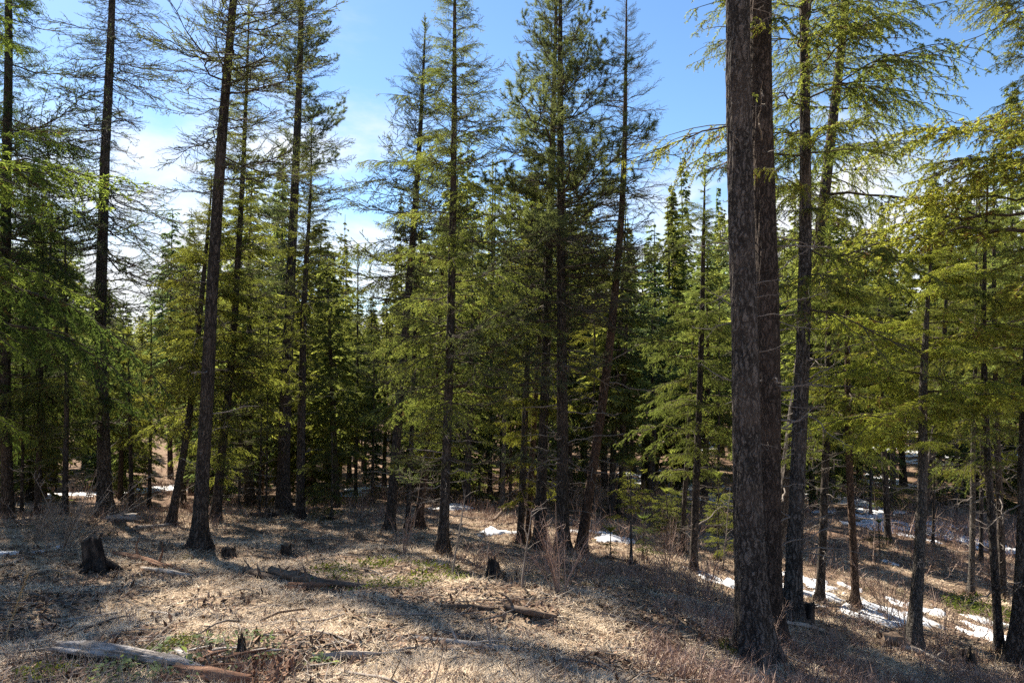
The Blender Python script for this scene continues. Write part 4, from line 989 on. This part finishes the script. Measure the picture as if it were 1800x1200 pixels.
stump(630, 945, 18, 14, 8, 'cut', 'tiny brown stump left of the sparse topped leaning tree', 13, jag=.04)
stump(475, 908, 26, 16, 10, 'char', 'dark root mound at the foot of the tall dark trunk', 14, jag=.1)

# moss, splinters and leaves on and around the foreground log
def scatter_leaves(name, lab, cx, cy, rx, ry, k, mat, size, seed, hgt=.05, kind=None, cat='plant'):
    rg = np.random.default_rng(seed); mb = MB(); P_ = []
    c0 = hit(cx, cy); sx = rx * c0[1] / F; fy = abs(hit(cx, cy - ry)[1] - c0[1])
    a = rg.random(k) * 6.283; r = np.sqrt(rg.random(k))
    X = c0[0] + sx * r * np.cos(a); Y = c0[1] + fy * r * np.sin(a)
    m_ = fbm(X * 2.5, Y * 2.5, seed, 3) > -.12; X, Y = X[m_], Y[m_]; k = len(X)
    Z = height(X, Y) + rg.random(k) * hgt
    P_ = np.stack([X, Y, Z], 1) - c0
    mb.diamonds(P_, np.stack([rg.normal(0, 1, k), rg.normal(0, 1, k), rg.normal(.25, .4, k)], 1), rg.normal(0, .35, (k, 3)) + [0, 0, 1], size * rg.uniform(.6, 1.3, k), size * .5, 0)
    o = link(name, mb.mesh(name, mat), loc=c0); tag(o, lab, cat, kind=kind); return o
scatter_leaves('ground_cover', 'low yellow green leafy cover in the centre of the clearing', 690, 1008, 150, 22, 2600, M['moss'], .05, 1, .08, 'stuff')
scatter_leaves('ground_cover', 'sparse green leaves in the front left shade', 330, 1165, 150, 40, 800, M['leaf'], .045, 2, .07, 'stuff')
scatter_leaves('ground_cover', 'green leaves at the bottom left edge', 60, 1192, 60, 20, 380, M['moss'], .04, 3, .05, 'stuff')
scatter_leaves('moss_patch', 'mossy green patch beside the rotten orange log', 290, 1140, 50, 12, 1300, M['moss'], .022, 4, .05, 'stuff')
scatter_leaves('moss_patch', 'yellow moss around the foot of the big rough trunk', 1300, 1152, 34, 10, 1800, M['moss'], .025, 5, .10, 'stuff')
scatter_leaves('ground_cover', 'green plants on the slope beside the right edge trunk', 1735, 1078, 60, 20, 2200, M['moss'], .07, 6, .2, 'stuff')
scatter_leaves('wood_chips', 'orange splinters of rotten wood in the bottom left foreground', 400, 1188, 110, 22, 1500, M['rotten'], .07, 7, .03, 'stuff')
scatter_leaves('wood_chips', 'orange crumbs around the stubby rotting log', 570, 1040, 90, 7, 700, M['rotten'], .07, 8, .02, 'stuff')

def leafy(px, py, lab, seed, k=6, L=.28):
    rg = np.random.default_rng(seed); p = hit(px, py); root = link('leafy_plant', None, loc=p); tag(root, lab, 'plant')
    lm = MB(); t = np.linspace(0, 1, 6); w = np.sin(t ** .8 * PI) * .5 + .02
    G_ = np.stack([np.stack([t, -w * .45, .05 * np.sin(t * 3) - .15 * t ** 2 + w * .08], 1), np.stack([t, 0 * t, .05 * np.sin(t * 3) - .15 * t ** 2], 1), np.stack([t, w * .45, .05 * np.sin(t * 3) - .15 * t ** 2 + w * .08], 1)], 1)
    lm.grid(G_); lme = lm.mesh('leaf', M['leaf'], True)
    for i in range(k):
        a = rg.uniform(0, 6.28); d = np.array([math.cos(a), math.sin(a), rg.uniform(.2, .9)]); tt = np.linspace(0, 1, 5)[:, None]
        S_ = d * L * rg.uniform(.6, 1.1) * tt + np.array([0, 0, -.12]) * tt ** 2
        mb = MB(); mb.tube(S_, np.linspace(.0035, .0015, 5), 4, 0); s_ = link('stem', mb.mesh('stem', M['twig_live']), root)
        for j in range(7):
            q = interp(S_, rg.uniform(.3, 1)) if j else S_[-1]
            az = a + rg.normal(0, 1.0)
            o = link('leaf', lme, s_, loc=q, rot=(rg.normal(0, .3), rg.normal(0, .3), az), scale=rg.uniform(.045, .085))
leafy(262, 1178, 'grey green leafy plant in front of the foreground log', 1, 9, .32)
leafy(330, 1176, 'pale leafy sprig between the grey log and the rotten one', 2, 6, .25)
leafy(345, 1150, 'small leafy sprig behind the rotten log', 3, 5, .22)
leafy(535, 1160, 'leafy sprig left of the flat pale wood', 4, 5, .22)

# dry seed stalk at left
p = hit(8, 1125); mb = MB(); q = np.array([[0, 0, 0], [.06, 0, .18], [.13, 0, .40], [.21, 0, .62]])
root = link('dry_stalk', None, loc=p); tag(root, 'thin golden dry seed stalk leaning at the left edge', 'plant')
mb.tube(q, [.005, .004, .003, .002], 5, 0); link('stem', mb.mesh('stalk', M['flower']), root)
mb = MB(); k = 260; rg = np.random.default_rng(3); t = rg.uniform(.35, 1, k); P_ = interp(q, t)
mb.blades(P_, rg.normal(0, 1, (k, 3)) + [.2, 0, .6], rg.normal(0, 1, (k, 3)), .025, .007); link('seed_head', mb.mesh('seeds', M['flower']), root)

# ------------------------------------------------------------------ bare shrubs
def shrub_mesh(seed, H=1.0, stems=14, spread=.6, lean=0.0, forks=6, thick=1.0):
    rg = np.random.default_rng(seed); mb = MB()
    for i in range(stems):
        a = rg.uniform(0, 6.28); sp_ = abs(rg.normal(0, spread)); h = H * rg.uniform(.55, 1.1); t = np.linspace(0, 1, 6)[:, None]
        d = np.array([math.cos(a) * sp_ + lean, math.sin(a) * sp_, 1.0])
        S_ = np.array([math.cos(a), math.sin(a), 0]) * .06 * rg.random() + d * h * t * [[1, 1, 1]] + np.cumsum(rg.normal(0, .025 * H, (6, 3)), 0) * t
        S_[:, :2] += (np.array([math.cos(a), math.sin(a)]) * .18 * sp_ * h) * t ** 2
        S_[0, 2] = -.06
        mb.tube(S_, np.linspace(.006, .0018, 6) * thick, 3, 0, False)
        for j in range(forks):
            u0 = rg.uniform(.25, .95); q = interp(S_, u0); l = h * rg.uniform(.12, .38) * (1.15 - u0)+.03
            dd = norm(d + rg.normal(0, .55, 3)); Q = np.array([q, q + dd * l * .5 + rg.normal(0, .012, 3), q + dd * l])
            mb.tube(Q, np.array([.003, .0022, .0012]) * thick, 3, 0, False)
            for _ in range(2):
                q2 = interp(Q, rg.uniform(.3, 1)); d3 = norm(dd + rg.normal(0, .7, 3)) * l * .45
                mb.tube(np.array([q2, q2 + d3]), np.array([.0018, .001]) * thick, 3, 0, False)
    return mb
SH = [shrub_mesh(300 + i, 1.0, 16, .45, 0, 7).mesh('shrub twigs', M['brush']) for i in range(4)]
SHG = shrub_mesh(310, 1.0, 22, .5, .55, 9, 1.3).mesh('shrub twigs', plain('pale grey bush twigs', [(0.2, (0.16, .12, .09)), (.8, (.42, .34, .27))], 4, bmp=0, island=.7))
def shrub(px, py, H, lab, me, w=1.0, rz=0.0):
    p = hit(px, py); o = link('bare_shrub', me, loc=p, rot=(0, 0, rz), scale=(H * w, H * w, H)); tag(o, lab, 'shrub'); return o
shrub(112, 968, 1.25, 'pale leaning leafless bush just left of the black stump', SHG, 1.0)
shrub(60, 950, .8, 'smaller pale leafless bush at the left behind the leaning one', SHG, 1.1, .4)
shrub(985, 1040, 1.15, 'dense upright leafless bush in front of the paired dark pines', SH[0], 1.0)
shrub(990, 985, .9, 'leafless bush at the foot of the thicker paired pine', SH[1], 1.1)
shrub(1175, 1000, .9, 'leafless bush left of the snow strip near the big trunk', SH[2], 1.2)
shrub(1245, 1055, .9, 'leafless bush in front of the bright snow strip', SH[3], 1.2)
shrub(710, 975, .8, 'thin leafless bush right of the sparse topped leaning tree', SH[2], 1.0, 2)
shrub(1590, 1105, 1.0, 'leafless bush left of the curved grey trunk', SH[1], 1.1, 1)
shrub(1560, 1090, 1.2, 'taller thin leafless bush between the snow and the curved trunk', SH[3], .8, 2)
shrub(1660, 1130, .8, 'leafless bush beside the lumpy snow tongue', SH[0], 1.3, 3)
shrub(1345, 1150, .55, 'tangled twigs at the foot of the big near pair', SH[2], 1.2, 1)
shrub(1470, 1150, .45, 'low arching bush right of the big near pair', SH[1], 1.5, 4)
shrub(1290, 1195, .4, 'small bush below the big rough trunk', SH[3], 1.4, 4.5)
shrub(1600, 905, 1.3, 'leafless bush on the far slope behind the curved trunk', SH[0], 1.3, 5)
shrub(1690, 935, 1.2, 'leafless bush on the slope near the thin grey trunk', SH[2], 1.3, 5)
shrub(1265, 940, 1.0, 'shaded leafless bush behind the big rough trunk', SH[1], 1.3, .5)
shrub(1500, 880, 1.4, 'leafless bush behind the bowed brown trunk', SH[3], 1.3, 2.5)
shrub(1740, 1030, 1.0, 'leafless bush above the snow by the right edge', SH[0], 1.3, 1.5)
def sapling(x0, y0, x1, y1, lab, seed):
    p = hit(x0, y0); q = at(x1, y1, p[1]); d = q - p; L = np.linalg.norm(d)
    mb = MB(); t = np.linspace(0, 1, 9)[:, None]; rg = np.random.default_rng(seed)
    S_ = d * t + np.cumsum(rg.normal(0, .006 * L, (9, 3)), 0); S_[0] = [0, 0, -.05]
    mb.tube(S_, np.linspace(.016, .004, 9), 5, 0)
    root = link('bare_sapling', None, loc=p); tag(root, lab, 'sapling'); link('stem', mb.mesh('stem', M['twig']), root)
    for k in range(9):
        mb = MB(); qq = interp(S_, rg.uniform(.35, 1)); dd = norm(np.array([rg.normal(0, 1), rg.normal(0, 1), .5])); l = rg.uniform(.1, .35)
        mb.tube(np.array([qq, qq + dd * l * .5 + [0, 0, .02], qq + dd * l]), [.005, .003, .0015], 3, 0, False)
        link('twig', mb.mesh('twig', M['twig']), root)
sapling(795, 1013, 822, 862, 'thin leaning leafless sapling right of the centre fir', 1)
sapling(918, 1032, 938, 900, 'pale slender leafless sapling before the paired pines', 2)
sapling(1270, 1000, 1279, 850, 'thin leafless sapling left of the big rough trunk', 3)

# ------------------------------------------------------------------ ground cover masses
def inv_pts(k, seed, pxr, pyr, dens=None):
    """random ground points seen in a picture region (drawn evenly per picture area)"""
    rg = np.random.default_rng(seed); Y = np.exp(rg.uniform(math.log(pyr[0]), math.log(pyr[1]), k)); px = rg.uniform(*pxr, k)
    X = (px - 900) / F * Y
    if dens is not None:
        m_ = rg.random(k) < dens(X, Y); X, Y = X[m_], Y[m_]
    return X, Y, height(X, Y), rg
def straw_zone(X, Y): return np.clip(.50 + 3.0 * fbm(X / .8, Y / .8, 41, 5), .04, 1)
# dry grass, matted blades
X, Y, Z, rg = inv_pts(330000, 1, (-150, 1950), (4.2, 24), straw_zone)
k = len(X); mb = MB(); a = fbm(X * 2.2, Y * 2.2, 50, 3) * 9 + rg.normal(0, 1.5, k)
D = np.stack([np.cos(a), np.sin(a), np.abs(rg.normal(.08, .32, k))], 1)
mb.blades(np.stack([X, Y, Z + .004 + .02 * rg.random(k)], 1), D, rg.normal(0, .4, (k, 3)) + [0, 0, 1], rg.uniform(.04, .14, k) * (1 + (Y - 5) * .03), .0034 * (1 + Y / 11), 0)
tag(link('dry_grass', mb.mesh('dry grass', M['grass'])), 'matted dry yellow grass of the clearing', 'grass', kind='stuff')
# upright thin grass
X, Y, Z, rg = inv_pts(16000, 2, (-150, 1950), (4.2, 26), lambda x, y: np.clip(.4 + 2 * fbm(x, y, 43, 3), 0, 1))
k = len(X); mb = MB()
mb.blades(np.stack([X, Y, Z], 1), np.stack([rg.normal(0, .35, k), rg.normal(0, .35, k), np.ones(k)], 1), rg.normal(0, 1, (k, 3)), rg.uniform(.08, .30, k), .004, 0)
tag(link('tall_dry_grass', mb.mesh('tall grass', M['grass'])), 'thin upright dry grass stems scattered over the clearing', 'grass', kind='stuff')
# litter: leaves, bark bits
X, Y, Z, rg = inv_pts(130000, 3, (-150, 1950), (4.2, 26), lambda x, y: np.clip(.6 - 2.6 * fbm(x / .8, y / .8, 41, 5), .12, 1))
k = len(X); mb = MB()
mb.diamonds(np.stack([X, Y, Z + .012 * rg.random(k)], 1), rg.normal(0, 1, (k, 3)) * [1, 1, .35], rg.normal(0, .3, (k, 3)) + [0, 0, 1], rg.uniform(.02, .085, k) * (1 + Y / 20), rg.uniform(.012, .04, k), 0)
tag(link('leaf_litter', mb.mesh('litter', M['litter'])), 'brown dead leaves bark bits and cones on the ground', 'litter', kind='stuff')
# fallen twigs
X, Y, Z, rg = inv_pts(7500, 4, (-150, 1950), (4.2, 26)); mb = MB()
for x, y, z in zip(X, Y, Z):
    a = rg.random() * 6.28; L = rg.uniform(.06, .45) * (1 + y / 25); d = np.array([math.cos(a), math.sin(a), rg.normal(.03, .06)])
    pm = np.array([x, y, z + .015]) + rg.normal(0, .02, 3) * [1, 1, .4]
    mb.tube(np.array([[x, y, z + .012] - d * L / 2, pm, [x, y, z + .015] + d * L / 2]), [.0045, .005, .002], 3, 0, False)
tag(link('fallen_twigs', mb.mesh('twigs', M['twig'])), 'small dead twigs strewn over the ground', 'twigs', kind='stuff')
# bigger dead sticks
X, Y, Z, rg = inv_pts(330, 14, (-150, 1950), (4.6, 28)); mb = MB()
for x, y, z in zip(X, Y, Z):
    a = rg.normal(0, .9) + (PI if rg.random() < .5 else 0); L = rg.uniform(.4, 1.5); t = np.linspace(0, 1, 7)[:, None]
    d = np.array([math.cos(a), math.sin(a), 0]); P_ = np.array([x, y, 0]) + d * L * (t - .5) + np.cumsum(rg.normal(0, .02, (7, 3)), 0)
    r = rg.uniform(.006, .016); P_[:, 2] = height(P_[:, 0], P_[:, 1]) + r * 1.4 + abs(rg.normal(0, .02)) * np.sin(t[:, 0] * 3)
    mb.tube(P_, np.linspace(r, r * .35, 7), 5, 0)
    for k in range(3):
        q = interp(P_, rg.uniform(.3, .95)); dd = norm(d + rg.normal(0, .7, 3) + [0, 0, .2]) * L * rg.uniform(.08, .25)
        mb.tube(np.array([q, q + dd]), [r * .5, r * .2], 3, 0, False)
tag(link('dead_sticks', mb.mesh('sticks', M['twig'])), 'scattered dead sticks and broken limbs on the clearing', 'sticks', kind='stuff')
# cones
X, Y, Z, rg = inv_pts(900, 15, (-150, 1950), (4.4, 13)); mb = MB()
for x, y, z in zip(X, Y, Z):
    a = rg.random() * 6.28; d = np.array([math.cos(a), math.sin(a), rg.normal(0, .2)]) * rg.uniform(.025, .045); c0 = np.array([x, y, z + .02])
    mb.tube(np.array([c0 - d, c0 - d * .4, c0 + d * .3, c0 + d]), [.006, .018, .015, .003], 6, 0, False)
tag(link('fallen_cones', mb.mesh('cones', M['litter'])), 'small brown fir cones lying in the grass', 'cones', kind='stuff')
# grass, litter and twigs heaped against the feet of the trunks
mb = MB(); rg = np.random.default_rng(16)
for p, r0 in BASES:
    if not 5 < p[1] < 26: continue
    k = 240; a = rg.random(k) * 6.283; r = r0 * (1.15 + 1.6 * rg.random(k) ** 1.6) + .02
    X = p[0] + r * np.cos(a); Y = p[1] + r * np.sin(a)
    lift = .10 * np.exp(-(r - r0) / (.5 * r0 + .05)) * rg.random(k)
    mb.blades(np.stack([X, Y, height(X, Y) + lift], 1), np.stack([np.cos(a) * .5 + rg.normal(0, .5, k), np.sin(a) * .5 + rg.normal(0, .5, k), rg.uniform(.1, 1.1, k)], 1), rg.normal(0, 1, (k, 3)), rg.uniform(.06, .2, k), .007, (rg.random() < .5) * 1)
tag(link('trunk_foot_litter', mb.mesh('foot litter', [M['grass'], M['litter']])), 'grass and bark litter heaped against the trunk feet', 'litter', kind='stuff')
# low brush
def brush_mass(name, lab, k, seed, pxr, yr, dens, hr, mat, stems=5, forks=3):
    X, Y, Z, rg = inv_pts(k, seed, pxr, yr, dens); mb = MB(); n_ = len(X)
    for s_ in range(stems):
        h = rg.uniform(*hr, n_); D = np.stack([rg.normal(0, .45, n_), rg.normal(0, .45, n_), np.ones(n_)], 1)
        P_ = np.stack([X + rg.normal(0, .05, n_), Y + rg.normal(0, .05, n_), Z - .02], 1); D = norm(D)
        w = .0055 * (1 + Y / 12)
        mb.blades(P_, D, rg.normal(0, 1, (n_, 3)), h, w, 0)
        for f_ in range(forks):
            u0 = rg.uniform(.2, .85, n_)[:, None]; q = P_ + D * h[:, None] * u0
            D2 = norm(D + rg.normal(0, .7, (n_, 3))); mb.blades(q, D2, rg.normal(0, 1, (n_, 3)), h * rg.uniform(.2, .5, n_), w * .7, 0)
    tag(link(name, mb.mesh(name, mat)), lab, 'brush', kind='stuff')
brush_mass('low_brush', 'knee high reddish leafless brush between the trunks', 6500, 5, (-150, 1950), (11.5, 46),
           lambda x, y: np.clip(-.15 + 2.6 * fbm(x / 3, y / 3, 61, 3) + np.clip((y - 13) / 9, 0, 1) * .75, 0, 1), (.15, .55), M['brush'])
brush_mass('tall_brush', 'waist high grey brown leafless brush in the hollow behind the trunks', 4200, 8, (-150, 1950), (17, 60),
           lambda x, y: np.clip(-.1 + 2.8 * fbm(x / 4, y / 4, 67, 3) + (x > 0) * .3, 0, 1), (.4, 1.3), M['brush'], 5, 4)
brush_mass('front_brush', 'fine pinkish grey brush in the bottom right foreground', 2600, 6, (1000, 1950), (6.2, 12),
           lambda x, y: np.clip(.35 + 2.2 * fbm(x, y, 63, 3) + (x > 2.2) * .25, 0, 1) * ((x > .9 + (y - 6) * .3)), (.10, .34), M['brush'], 5, 4)
brush_mass('shade_brush', 'sparse thin brush in the front left shade', 900, 7, (-150, 1100), (4.4, 9),
           lambda x, y: np.clip(.2 + 2.0 * fbm(x, y, 65, 3), 0, 1), (.06, .22), M['brush'], 3, 3)
tot = sum(len(m_.polygons) for m_ in bpy.data.meshes); print('TRIS', tot, 'OBJECTS', len(bpy.data.objects))
